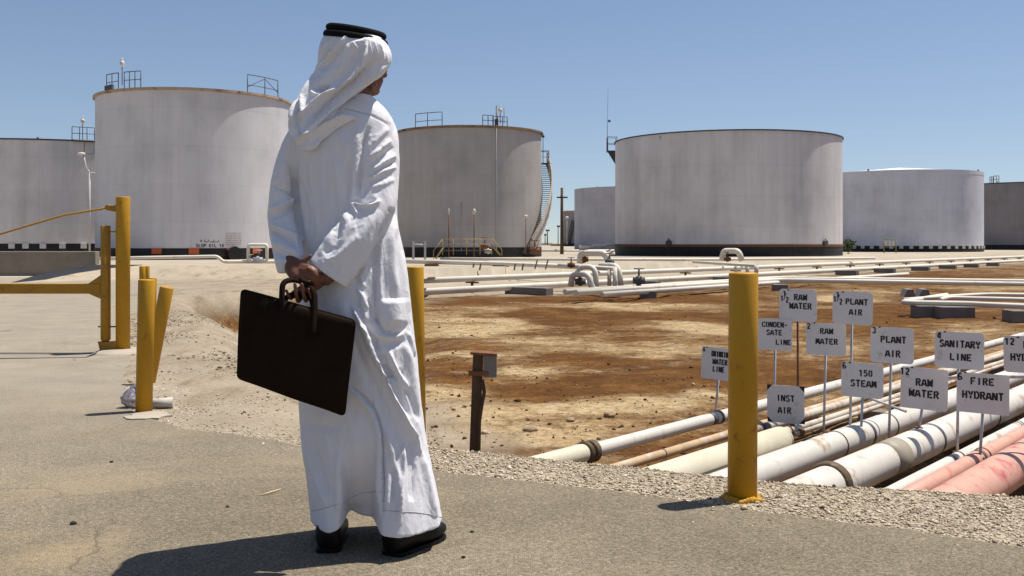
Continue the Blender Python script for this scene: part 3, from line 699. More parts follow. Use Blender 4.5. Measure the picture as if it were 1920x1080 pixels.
A_, *_ = near_pipe('pipe', 'long white pipe at the left edge of the bundle with a ribbed boot', 1280, 800, -.45, .105, 'pipe_white', -4.2, 40, bands=[(1334, .07, 'band')],
          couplings=[(1109, .05, 1.50, 'rubber'), (1097, .035, 1.56, 'rubber'), (1347, .035, 1.1, 'rubber')], sleeve=(1094, -4.2, 1.34, 'pipe_cream'))
near_pipe('pipe', 'rust stained pipe lying beside the long white pipe', 1300, 834, -.50, .068, 'pipe_rust', -3.6, 40, bands=[(1243, .012, 'rubber')], couplings=[(1135, .05, 1.5, 'rubber')])
near_pipe('pipe', 'white pipe with a grey band behind the square cut-corner sign', 1442, 800, -.50, .082, 'pipe_dirty', -.6, 40, bands=[(1430, .14, 'band')])
o, p, d_, at = near_pipe('pipe', 'thick cream wrapped pipe ending in a rounded cap behind the bollard', 1400, 846, -.50, .215, 'pipe_cream', -4.0, .55, group='pipes running out of the gravel bank')
tc = at(1434); mb = MB(); rr = .1075
mb.tube([p+d_*.55]+[p+d_*(.55+.12*math.sin(a)) for a in (.3, .6, .9, 1.2, 1.45)], [rr]+[rr*math.cos(a) for a in (.3, .6, .9, 1.2, 1.45)], 36); mb.build('end_cap', M['pipe_cream'], o)
near_pipe('pipe', 'narrow dirty pipe leaving the rounded cap of the cream pipe', 1474, 810, -.47, .055, 'pipe_dirty', -.35, 38, couplings=[(1472, .10, 1.45, 'pipe_dirty'), (1478, .02, 1.6, 'rubber')])
near_pipe('pipe', 'thin white pipe with brass fittings beside the capped cream pipe', 1560, 791, -.50, .042, 'pipe_dirty', -.75, 38, couplings=[(1500, .08, 1.5, 'rust')])
near_pipe('pipe', 'thin pipe with a dark band and rusty clamps in front of the thick grey pipe', 1493, 838, -.52, .052, 'pipe_dirty', -1.9, 38, bands=[(1513, .15, 'band')], couplings=[(1553, .05, 1.5, 'rust'), (1620, .015, 1.2, 'rubber')])
near_pipe('pipe', 'thick white pipe under the steam and plant air signs', 1556, 838, -.48, .205, 'pipe_white', -3.2, 42, bands=[(1619, .045, 'band')], couplings=[(1566, .010, 1.015, 'rubber'), (1662, .012, 1.02, 'rubber')])
near_pipe('pipe', 'thickest white pipe with a broad taupe band and ringed boot', 1729, 831, -.50, .252, 'pipe_white', -3.2, 42, bands=[(1668, .27, 'patch'), (1743, .05, 'band')],
          couplings=[(1556, .07, 1.13, 'rubber'), (1848, .012, 1.02, 'rubber')], sleeve=(1545, -3.2, .98, 'pipe_cream'))
near_pipe('pipe', 'slim white pipe with one dark band between thick white and pink pipes', 1772, 872, -.52, .092, 'pipe_white', -2.4, 40, bands=[(1782, .06, 'band'), (1907, .02, 'band')], couplings=[(1797, .02, 1.08, 'rust')])
near_pipe('pipe', 'slender pink pipe with a dark band beside the thick pink pipe', 1832, 861, -.52, .120, 'pipe_pink', -2.2, 40, bands=[(1834, .055, 'band')], couplings=[(1842, .012, 1.08, 'rust')])
near_pipe('pipe', 'thick pink pipe with red scrapes in the bottom right corner', 1879, 888, -.52, .262, 'pipe_pink', -2.2, 36, bands=[(1917, .035, 'band')])
# sleepers that carry the bundle
for k, t in enumerate((1.6, 6.4, 12.5, 20.0)):
    c = PZ(1620, 820, -.62)+PD*t; rot = Matrix.Rotation(math.atan2(-PD.x, PD.y), 3, 'Z')
    L_ = 3.0; mb = MB(); cc = c-Vector((QN[0], QN[1], 0))*.85
    zb = -.62; mb.bbox((cc.x, cc.y, zb-.13), (L_, .2, .22), Matrix.Rotation(math.atan2(QN[1], QN[0]), 3, 'Z'), b=.01)
    tag(mb.build('sleeper', M['concrete_grey']), ['concrete sleeper under the pipe bundle just behind the signs', 'concrete sleeper under the pipe bundle, next one back from the signs',
        'concrete sleeper far back under the pipe bundle', 'farthest concrete sleeper under the pipe bundle'][k], 'sleeper', 'sleepers under the pipe bundle')
# loose rods over the bundle
mb = MB(); mb.tube([P(1618, 742, 8.2), P(1700, 772, 8.0)], .011, 8); tag(mb.build('rod', M['steel_pale']), 'loose grey rod lying slantwise over the pipes by the steam sign', 'rod')
mb = MB(); mb.tube([P(1760, 709, 9.2), P(1960, 705, 8.6)], .017, 10); tag(mb.build('rod', M['steel_pale']), 'long grey rod across the pipes behind the raw water and hydrant signs', 'rod')
mb = MB(); mb.prism([P(1455, 822, 8.25), P(1478, 815, 8.25), P(1462, 866, 8.1), P(1440, 872, 8.1)], (0, .03, 0)); tag(mb.build('bracket_plate', M['rust']), 'dark upright steel plate under the capped pipe collar', 'plate')

# ------------------------------------------------------------------ stencilled signs
ST = {
 'A': [[(.02, 0), (.24, .93)], [(.40, .93), (.62, 0)], [(.21, .30), (.43, .30)]],
 'C': [[(.60, .26), (.52, .09), (.38, .04)], [(.25, .05), (.10, .2), (.08, .5), (.10, .8), (.25, .95)], [(.38, .96), (.52, .91), (.60, .74)]],
 'D': [[(.10, 0), (.10, 1)], [(.25, .95), (.42, .9), (.56, .72), (.56, .28), (.42, .1), (.25, .05)]],
 'E': [[(.10, 0), (.10, 1)], [(.24, .92), (.60, .92)], [(.24, .5), (.48, .5)], [(.24, .08), (.60, .08)]],
 'F': [[(.10, 0), (.10, 1)], [(.24, .92), (.60, .92)], [(.24, .5), (.48, .5)]],
 'G': [[(.38, .96), (.52, .91), (.60, .74)], [(.25, .95), (.10, .8), (.08, .5), (.10, .2), (.25, .05)], [(.38, .04), (.54, .07), (.56, .42), (.40, .42)]],
 'H': [[(.10, 0), (.10, 1)], [(.54, 0), (.54, 1)], [(.22, .5), (.42, .5)]],
 'I': [[(.32, 0), (.32, 1)]],
 'K': [[(.10, 0), (.10, 1)], [(.24, .52), (.58, 1)], [(.32, .44), (.60, 0)]],
 'L': [[(.12, 0), (.12, 1)], [(.26, .08), (.60, .08)]],
 'M': [[(.06, 0), (.10, 1)], [(.54, 1), (.58, 0)], [(.20, .88), (.31, .2)], [(.35, .2), (.44, .88)]],
 'W': [[(.06, 1), (.10, 0)], [(.54, 0), (.58, 1)], [(.20, .12), (.31, .8)], [(.35, .8), (.44, .12)]],
 'N': [[(.08, 0), (.08, 1)], [(.56, 0), (.56, 1)], [(.19, .92), (.45, .08)]],
 'O': [[(.27, .05), (.12, .2), (.09, .5), (.12, .8), (.27, .95)], [(.37, .95), (.52, .8), (.55, .5), (.52, .2), (.37, .05)]],
 'P': [[(.10, 0), (.10, 1)], [(.24, .93), (.46, .9), (.56, .74), (.46, .54), (.24, .5)]],
 'R': [[(.10, 0), (.10, 1)], [(.24, .93), (.46, .9), (.55, .74), (.46, .56), (.24, .52)], [(.34, .42), (.58, 0)]],
 'S': [[(.56, .78), (.46, .93), (.28, .95), (.13, .82), (.12, .68), (.27, .56)], [(.37, .5), (.52, .38), (.54, .2), (.40, .06), (.22, .05), (.08, .2)]],
 'T': [[(.32, 0), (.32, .84)], [(.04, .93), (.60, .93)]],
 'U': [[(.10, 1), (.10, .25), (.25, .06)], [(.39, .06), (.54, .25), (.54, 1)]],
 'Y': [[(.32, 0), (.32, .42)], [(.05, 1), (.27, .52)], [(.37, .52), (.59, 1)]],
 '0': [[(.27, .04), (.13, .2), (.11, .5), (.13, .8), (.27, .96)], [(.37, .96), (.51, .8), (.53, .5), (.51, .2), (.37, .04)]],
 '1': [[(.36, 0), (.36, 1)], [(.12, .78), (.26, .92)]],
 '2': [[(.10, .78), (.24, .95), (.44, .93), (.54, .76), (.46, .55), (.14, .14)], [(.10, .06), (.58, .06)]],
 '3': [[(.10, .84), (.28, .96), (.48, .9), (.52, .72), (.36, .56)], [(.36, .48), (.54, .3), (.48, .1), (.28, .03), (.08, .16)]],
 '4': [[(.46, 0), (.46, 1)], [(.36, .96), (.06, .32)], [(.06, .24), (.36, .24)]],
 '5': [[(.56, .93), (.16, .93), (.13, .56)], [(.14, .56), (.40, .6), (.54, .4), (.50, .14), (.30, .04), (.08, .14)]],
 '6': [[(.52, .9), (.34, .96), (.16, .78), (.10, .4), (.18, .1), (.32, .04)], [(.40, .05), (.54, .2), (.52, .42), (.36, .52), (.22, .44)]],
 '/': [[(.05, 0), (.50, 1)]], '-': [[(.12, .48), (.52, .48)]], "'": [[(.30, .72), (.36, 1.0)]], '"': [[(.16, .74), (.20, 1.0)], [(.40, .74), (.44, 1.0)]],
}
def text_mesh(mb, s, cx, cy, h, place, bold=.19, adv=.74, asp=1.0):
    """stencil lettering centred on (cx,cy); place(u,v,layer) maps plate metres to world"""
    wtot = (len(s)-1)*adv*h*asp+.62*h*asp; x0 = cx-wtot/2; layer = 0
    for k, ch in enumerate(s):
        for st in ST.get(ch, []):
            pts = [(x0+k*adv*h*asp+a*h*asp, cy+(b-.5)*h) for a, b in st]; n_ = len(pts); hw = bold*h/2
            left, right = [], []
            for i in range(n_):
                if i == 0: tx, ty = pts[1][0]-pts[0][0], pts[1][1]-pts[0][1]
                elif i == n_-1: tx, ty = pts[i][0]-pts[i-1][0], pts[i][1]-pts[i-1][1]
                else: tx, ty = pts[i+1][0]-pts[i-1][0], pts[i+1][1]-pts[i-1][1]
                l_ = math.hypot(tx, ty); nx_, ny_ = -ty/l_*hw, tx/l_*hw
                left.append((pts[i][0]+nx_, pts[i][1]+ny_)); right.append((pts[i][0]-nx_, pts[i][1]-ny_))
            lz = (layer % 3)*.00015; layer += 1
            vs = [place(a, b, lz) for a, b in left]+[place(a, b, lz) for a, b in right]
            mb.add(vs, [(i, i+1, n_+i+1, n_+i) for i in range(n_-1)])
    return mb

YAW = R_(33)
def rrect(w_, h_, r, cut=None):
    pts = []
    for cx_, cy_, a0 in ((w_/2-r, h_/2-r, 0), (-w_/2+r, h_/2-r, 90), (-w_/2+r, -h_/2+r, 180), (w_/2-r, -h_/2+r, 270)):
        if cut: pts += [(cx_+r*math.cos(R_(a0)), cy_+r*math.sin(R_(a0))), (cx_+r*math.cos(R_(a0+90)), cy_+r*math.sin(R_(a0+90)))]
        else: pts += [(cx_+r*math.cos(R_(a0+a)), cy_+r*math.sin(R_(a0+a))) for a in (0, 22, 45, 67, 90)]
    return pts
def pipe_sign(label, x0, x1, y0, y1, D, lines, post, foot, zfoot=-.5, post_mat='steel_pale', cut=None, tilt=0.0, rc=.03, corners=False, yaw=YAW):
    cx, cy = (x0+x1)/2, (y0+y1)/2; c = P(cx, cy, D)
    U = Vector((math.cos(yaw), -math.sin(yaw), 0)); V = Vector((0, 0, 1)); Nn = Vector((-math.sin(yaw), -math.cos(yaw), 0))
    r0 = random.Random(label+'a'); tilt = tilt+r0.uniform(-1.6, 1.6)
    if tilt: q_ = Matrix.Rotation(R_(tilt), 3, Nn); U = q_ @ U; V = q_ @ V
    k = (cx-960)/FPX; wf = math.cos(yaw)+k*math.sin(yaw)
    w_ = (x1-x0)*D/FPX/wf; drop = (x1-x0)*(cy-HOR)/FPX*math.sin(yaw)/wf
    h_ = ((y1-y0)-abs(drop)*.92)*D/FPX
    root = empty('pipe_sign', (P(foot[0], foot[1], D).x, D, zfoot), label, 'sign', 'stencilled signs on thin posts over the pipes')
    pl = lambda u, v, l=0.0: c+U*u+V*v+Nn*(.0020+.0012+l)
    mb = MB(); mb.prism([c+U*a+V*b-Nn*.0015 for a, b in rrect(w_, h_, min(rc, h_*.3), cut)], Nn*.0035); plate = mb.build('plate', M['sign'], root)
    mk = MB()
    for s, fx, fy, fh, *opt in lines:
        mb = mk if not s[-1].isalpha() and s != '150' and s != 'CONDEN-' else MB()
        text_mesh(mb, s, (fx-.5)*w_, (.5-fy)*h_, fh*h_, pl, asp=(opt[0] if opt else 1.0), bold=(opt[1] if len(opt) > 1 else .235))
        if mb is not mk: mb.build('word', M['ink'], plate)
    if mk.v: mk.build('size_mark', M['ink'], plate)
    if corners:
        mb = MB()
        for a in (-1, 1):
            for b in (-1, 1):
                mb.prism([c+U*(a*w_*.5)+V*(b*h_*.5)-Nn*.0045, c+U*(a*w_*.5)+V*(b*h_*.31)-Nn*.0045, c+U*(a*w_*.36)+V*(b*h_*.5)-Nn*.0045], -Nn*.003)
        mb.build('backing_plate', M['black'], plate)
    mb = MB(); top = c-V*(h_*.40)-Nn*.012; top = top+U*((post[0]-cx)*D/FPX/wf*.9)
    b = P(foot[0], foot[1], D); mb.tube([Vector((b.x, top.y, b.z-.04)), top], .0105, 10); mb.build('post', M[post_mat], root)
    mb = MB(); mb.box((b.x, top.y, b.z-.02), (.05, .05, .03)); mb.build('clamp', M['rust'], root)
    return root
pipe_sign('pale sign reading 1½ inch RAW WATER on a rusty post', 1461, 1531, 541, 604, 8.6,
   [('1', .07, .30, .17, .8), ('1', .14, .15, .17, .8), ('/', .155, .24, .22, .7, .12), ('2', .21, .34, .17, .8), ('"', .245, .09, .14, .8), ('RAW', .57, .25, .19, 1.0), ('WATER', .57, .52, .19, 1.0)], (1495, 604), (1497, 796), post_mat='rust')
pipe_sign('pale sign reading 1½ inch PLANT AIR', 1561, 1636, 545, 610, 8.0,
   [('1', .05, .26, .17, .8), ('1', .12, .13, .17, .8), ('/', .14, .22, .22, .7, .12), ('2', .2, .33, .17, .8), ('"', .25, .09, .14, .8), ('PLANT', .60, .31, .18, 1.0), ('AIR', .58, .62, .18, 1.0)], (1597, 610), (1595, 810))
pipe_sign('pale sign reading CONDENSATE LINE right of the thick yellow bollard', 1421, 1485, 596, 658, 8.7,
   [('CONDEN-', .50, .19, .17, .95), ('SATE', .48, .44, .17, 1.05), ('LINE', .74, .74, .17, 1.0)], (1452, 658), (1452, 806), rc=.015)
pipe_sign('pale sign reading 2 inch RAW WATER with an upturned W', 1511, 1586, 604, 668, 8.3,
   [('2', .07, .11, .17), ('"', .22, .06, .14, .8), ('RAW', .52, .25, .18, 1.05), ('MATER', .52, .57, .18, 1.05)], (1547, 668), (1545, 814))
pipe_sign('pale sign reading 3 inch PLANT AIR', 1632, 1713, 612, 683, 7.9,
   [('3', .08, .10, .17), ('"', .21, .06, .14, .8), ('PLANT', .53, .34, .19, 1.0), ('AIR', .52, .73, .19, 1.0)], (1670, 683), (1668, 822))
pipe_sign('wide pale sign reading 4 inch SANITARY LINE', 1752, 1845, 620, 694, 7.45,
   [('4', .09, .12, .17), ('"', .21, .07, .14, .8), ('SANITARY', .51, .33, .19, .92), ('LINE', .53, .68, .19, 1.0)], (1797, 694), (1796, 846))
pipe_sign('pale sign reading 12 inch FIRE HYDRANT cut off by the right picture edge', 1881, 1978, 628, 702, 7.0,
   [('12', .12, .16, .18), ('"', .29, .09, .14, .8), ('FIRE', .62, .23, .2, 1.0), ('HYDRANT', .52, .58, .2, .95)], (1930, 702), (1930, 850))
pipe_sign('pale sign reading 6 inch 150 STEAM', 1577, 1656, 677, 748, 7.9,
   [('6', .07, .12, .18), ('"', .21, .08, .15, .8), ('150', .58, .30, .18, 1.0), ('STEAM', .53, .60, .19, 1.05)], (1617, 748), (1615, 806))
pipe_sign('pale sign reading 12 inch RAW WATER low over the thick white pipe', 1688, 1777, 687, 771, 7.75,
   [('12', .08, .12, .16), ('"', .24, .06, .13, .8), ('RAW', .50, .35, .18, 1.0), ('WATER', .50, .62, .18, 1.05)], (1730, 771), (1724, 800), rc=.02)
pipe_sign('large pale sign reading 6 inch FIRE HYDRANT', 1793, 1892, 697, 779, 7.25,
   [('6', .06, .11, .18), ('"', .17, .05, .14, .8), ('FIRE', .49, .20, .18, 1.05), ('HYDRANT', .50, .55, .19, .98)], (1843, 779), (1838, 856), rc=.008)
pipe_sign('pale sign with cut corners reading INST AIR', 1438, 1508, 720, 796, 8.35,
   [('INST', .50, .34, .17, 1.0), ('AIR', .47, .66, .17, 1.0)], (1490, 796), (1495, 808), cut=True, rc=.05, corners=True)
pipe_sign('pale sign reading 6 inch DRINKING WATER LINE half behind the thick bollard', 1315, 1385, 650, 715, 8.75,
   [('6', .06, .10, .14, .8), ('"', .14, .06, .11, .8), ('DRINKING', .52, .20, .17, .62), ('WATER', .50, .44, .17, .78), ('LINE', .47, .67, .17, .78)], (1347, 715), (1342, 778), rc=.012, tilt=-3)

# ------------------------------------------------------------------ pipelines across the middle
def far_pipe(label, pts, r, mat='pipe_far', n_=14, fl=None, group='long white pipelines across the dirt', name='pipeline'):
    mb = MB(); mb.tube(fillet(pts, fl, 5) if fl else pts, r, n_); return tag(mb.build(name, M[mat]), label, 'pipe', group)
def along(px, py, z, t): return PZ(px, py, z)+PD*t
def sleeper(c, label, size=(1.7, .28, .26), rot=None, name='sleeper', mat='concrete_grey'):
    mb = MB(); zz = gz(c.x, c.y); mb.bbox((c.x, c.y, (c.z+zz-.1)/2), (size[0], size[1], max(.12, c.z-zz+.1)), rot, b=.02)
    return tag(mb.build(name, M[mat]), label, 'concrete block', 'concrete blocks under the pipelines')
acr = Matrix.Rotation(math.atan2(QN[1], QN[0]), 3, 'Z')
# lower run (two pipes side by side), upper run on little stands
zl, zu = -.50, -.22
D0 = PZ(795, 547, zl)
far_pipe('lower white pipeline running from behind the man to the right edge', [D0-PD*16, D0+PD*30, D0+PD*120], .115)
far_pipe('near twin of the lower white pipeline right of the pipe loops', [along(1150, 551, zl-.02, -.6), along(1150, 551, zl-.02, 26)], .085)
U0 = PZ(795, 526, zu)
loopA = U0+PD*9.6
far_pipe('upper white pipeline raised on small stands running to the right edge', [U0-PD*16, U0+PD*30, U0+PD*120], .105)
for k in range(17):
    t = -2.5+4.9*k; c = U0+PD*t; mb = MB(); zz = gz(c.x, c.y)
    mb.tube([(c.x, c.y, zz-.1), (c.x, c.y, zu-.16)], .05, 8); mb.box((c.x, c.y, zu-.135), (.55, .12, .06), acr)
    if k in (2, 3): continue
    tag(mb.build('pipe_stand', M['rust']), 'small rusty T shaped stand carrying the upper pipeline', 'stand', 'T shaped stands under the upper pipeline')
nm = ['wide concrete block under the lower pipeline left of the loops', 'concrete block under the lower pipeline just right of the loops', 'concrete block under the pipeline behind the thick bollard',
      'first concrete block right of the thick bollard under the far pipeline', 'second concrete block right of the thick bollard under the far pipeline', 'third concrete block right of the thick bollard under the far pipeline',
      'fourth concrete block right of the thick bollard under the far pipeline', 'fifth concrete block right of the thick bollard under the far pipeline', 'last small concrete block far right under the far pipeline']
for (px, sz), lb in zip([(962, 3.4), (1190, 1.5), (1330, 1.6), (1565, 2.2), (1637, 2.2), (1705, 2.0), (1757, 2.0), (1802, 1.8), (1843, 1.6)], nm):
    k = (px-960)/FPX; t = (k*D0.y-D0.x)/(PD.x-k*PD.y); c = D0+PD*t-Vector((QN[0], QN[1], 0))*.72
    sleeper(Vector((c.x, c.y, zl+.02)), lb, (sz*.55, .42, .26), acr)
# third and fourth run that bends towards the right edge
b0, b1, b2 = PZ(1080, 549, -.42), PZ(1452, 525, -.42), PZ(1960, 536, -.42)
far_pipe('front white pipe that bends level behind the signs', [b0, b1, b2+Vector((3, 0, 0))], .088, fl=.6)
off = Vector((QN[0], QN[1], 0))*.42; 
far_pipe('rear white pipe that bends level beside its twin behind the signs', [b0+off+Vector((0, 0, .02)), PZ(1458, 522, -.40)+Vector((0, .35, 0)), PZ(1960, 530, -.40)+Vector((3, .35, 0))], .078, fl=.6)
# little end-on trapezoid cradles
for px, lb in ((1703, 'left concrete cradle with sloping sides under the level pipes'), (1731, 'right concrete cradle with sloping sides under the level pipes')):
    c = PZ(px, 547, -.58); s_ = c.y/FPX; zz = gz(c.x, c.y)-.05
    mb = MB(); base = [Vector((c.x-13*s_, c.y-.15, zz)), Vector((c.x+13*s_, c.y-.15, zz)), Vector((c.x+6*s_, c.y-.15, -.50)), Vector((c.x-5*s_, c.y-.15, -.50))]
    mb.prism(base, (.28, 1.1, 0)); tag(mb.build('pipe_cradle', M['concrete_grey']), lb, 'concrete block', 'concrete cradles under the level pipes')
for px, lb in ((1462, 'small concrete block where the white pipes bend level'), (1215, 'square concrete block under the bending pipes right of the loops')):
    k = (px-960)/FPX; c = PZ(px, 533 if px > 1300 else 545, -.50); sleeper(c, lb, (.5, .5, .3))
# rectangular expansion loop at the right
zr = -.40
def rp(px, py): return PZ(px, py, zr)
far_pipe('front white pipe of the low rectangular loop at right', [rp(1775, 553)+Vector((0,0,0)), rp(1690, 567), rp(1800, 569), rp(1990, 577)], .062, fl=.25, group='white pipes of the rectangular loop at right')
far_pipe('back white pipe of the low rectangular loop at right', [rp(1700, 565)+Vector((0, .25, .02)), rp(1800, 554.5), rp(1845, 552), rp(1990, 553.5)], .055, fl=.3, group='white pipes of the rectangular loop at right')
far_pipe('middle white pipe of the low rectangular loop at right', [rp(1762, 563), rp(1775, 558.5), rp(1880, 561), rp(1990, 563.5)], .058, fl=.25, group='white pipes of the rectangular loop at right')
for (x0, x1, yy, lb) in ((1714, 1750, 573, 'dark concrete block under the left tip of the rectangular pipe loop'), (1756, 1820, 575, 'long dark concrete block under the rectangular pipe loop'), (1888, 1922, 582, 'dark concrete block under the rectangular pipe loop at the right edge')):
    c = PZ((x0+x1)/2, yy, -.47); s_ = c.y/FPX; sleeper(Vector((c.x, c.y, -.46)), lb, ((x1-x0)*s_, .5, .3))
# slack cable hoses on the dirt behind
# further runs nearer the tanks
f0 = [P(740, 489.5, 46), P(930, 494, 45), P(1155, 503.5, 41)]
far_pipe('white pipeline sloping down to the pipe loops from behind the man', f0, .10, fl=.5)
f1 = [PZ(826, 484.5, .12), PZ(1010, 486, .12), PZ(1300, 487, .1), PZ(1640, 484, .1)]
far_pipe('thin far pipeline on the sand in front of the tanks', f1, .08)
far_pipe('farther pale pipeline low on the sand between the tanks', [PZ(1012, 470.5, .1), PZ(1160, 470, .1)], .16)
for k, (x0, x1) in enumerate(((797, 822), (924, 955))):
    c = P((x0+x1)/2, 497.5, 45.3); s_ = c.y/FPX; mb = MB(); zz = gz(c.x, c.y)
    mb.box((c.x, c.y, c.z), ((x1-x0)*s_, .4, .13))
    for e in (-.42, .42): mb.box((c.x+e*(x1-x0)*s_, c.y, (zz-.1+c.z)/2), (.14, .3, abs(c.z-zz)+.1))
    tag(mb.build('trestle', M['rust']), ['dark low trestle under the sloping pipeline beside the half hidden bollard', 'dark low trestle under the sloping pipeline below the middle tank'][k], 'trestle', 'dark trestles under the sloping pipeline')
for k, px in enumerate((887, 900, 965, 980)):
    c = P(px, 500, 43); mb = MB(); mb.prism([P(px-2.5, 507, c.y), P(px+.5, 507, c.y), P(px+3, 494, c.y), P(px, 494, c.y)], (0, .3, 0))
    tag(mb.build('pipe_prop', M['concrete_grey']), 'short slanting prop under the sloping pipeline', 'prop', 'slanting props under the sloping pipeline')

# expansion loops: pipes that rise, cross and drop again
def loop(label, pts, r=.085, fl=.42, mat='pipe_far'):
    D_ = None; q_ = [P(a, b, dd) for a, b, dd in pts]
    return far_pipe(label, q_, r, mat, 16, fl, group='white pipe loops in the middle of the dirt', name='pipe_loop')
loop('front white pipe arch swooping down in an S shape', [(1070, 537, 31.8), (1074, 513.5, 31.8), (1104, 513.5, 31.2), (1110, 543.5, 31.2), (1152, 544, 32.4)], .098)
loop('tall narrow white pipe arch behind the S shaped pipe', [(1083, 520, 33), (1087, 501, 33), (1116, 500, 32.6), (1118, 541, 32.6)], .090)
loop('topmost broad white pipe arch above the loops', [(1087, 494, 35.2), (1089, 474.5, 35.2), (1134, 474.5, 34.6), (1142, 492, 34.6)], .115)
loop('white pipe arch at the right end of the loops', [(1126, 497.5, 34.4), (1160, 498, 33.4), (1165, 541, 33.4)], .095)
loop('upright white pipe standing at the right front of the loops', [(1153, 501, 33.0), (1153, 549, 33.0)], .075, None)
loop('shorter upright white pipe between the arches', [(1142.5, 506, 33.4), (1142.5, 536, 33.4)], .07, None)
loop('level white header pipe crossing the top of the loops', [(1048, 497.5, 35.5), (1156, 504.5, 33.2)], .075, None)
loop('white pipe arch standing behind the thick yellow bollard', [(1353.5, 489, 52), (1356, 470.5, 52), (1385, 470.5, 51), (1391, 489, 51)], .15, .7)
loop('level header pipe just over the thick yellow bollard', [(1300, 491, 52), (1420, 498.5, 47)], .075, None)
loop('short upright pipe left over the thick yellow bollard', [(1380, 496, 49), (1380, 513, 49)], .09, None)
loop('short upright pipe in the middle over the thick yellow bollard', [(1401, 497, 48), (1401, 514, 48)], .09, None)
loop('short upright pipe right over the thick yellow bollard', [(1418, 497, 47), (1418, 514, 47)], .10, None)
# valves
def valve(px, py, D, s, label, mat='rust'):
    c = P(px, py, D); root = empty('valve', c, label, 'valve', 'rusty valves on the pipe loops')
    mb = MB(); mb.ball(c, (s, s*.8, s*1.1), 12, 8); mb.tube([c-Vector((s*1.3, 0, 0)), c+Vector((s*1.3, 0, 0))], s*.75, 14); mb.build('body', M[mat], root)
    mb = MB(); mb.tube([c, c+Vector((0, 0, s*2.6))], s*.22, 8); mb.build('stem', M['steel'], root)
    mb = MB(); w_ = [c+Vector((s*1.1*math.cos(t), s*1.1*math.sin(t), s*2.6)) for t in np.linspace(0, 6.283, 15)]
    mb.tube(w_, s*.14, 6); mb.build('handwheel', M[mat], root)
valve(1094, 486, 35.2, .13, 'rusty valve inside the topmost broad pipe arch')
valve(1088, 528, 31.6, .13, 'dark valve inside the front S shaped pipe arch', 'steel')
valve(1071, 497, 34.5, .10, 'small rusty valve left of the pipe loops')
valve(1198, 526, 33.0, .15, 'dark valve on the lower pipeline right of the loops', 'steel')
valve(1143, 492, 34.5, .12, 'dark valve at the right foot of the topmost arch', 'steel')
valve(1364, 486, 51.6, .13, 'small valve under the pipe arch behind the thick bollard')
# small ladder rails left of the loops
for k, px in enumerate((1005, 1025)):
    c = P(px, 503, 41); mb = MB(); mb.prism([P(px-3.5, 505, 41), P(px-1, 505, 41), P(px+4, 487, 41), P(px+1.5, 487, 41)], (0, .12, 0))
    tag(mb.build('slanted_post', M['concrete_grey']), 'slanted grey post leaning beside the sloping pipeline', 'post', 'slanted posts left of the loops')
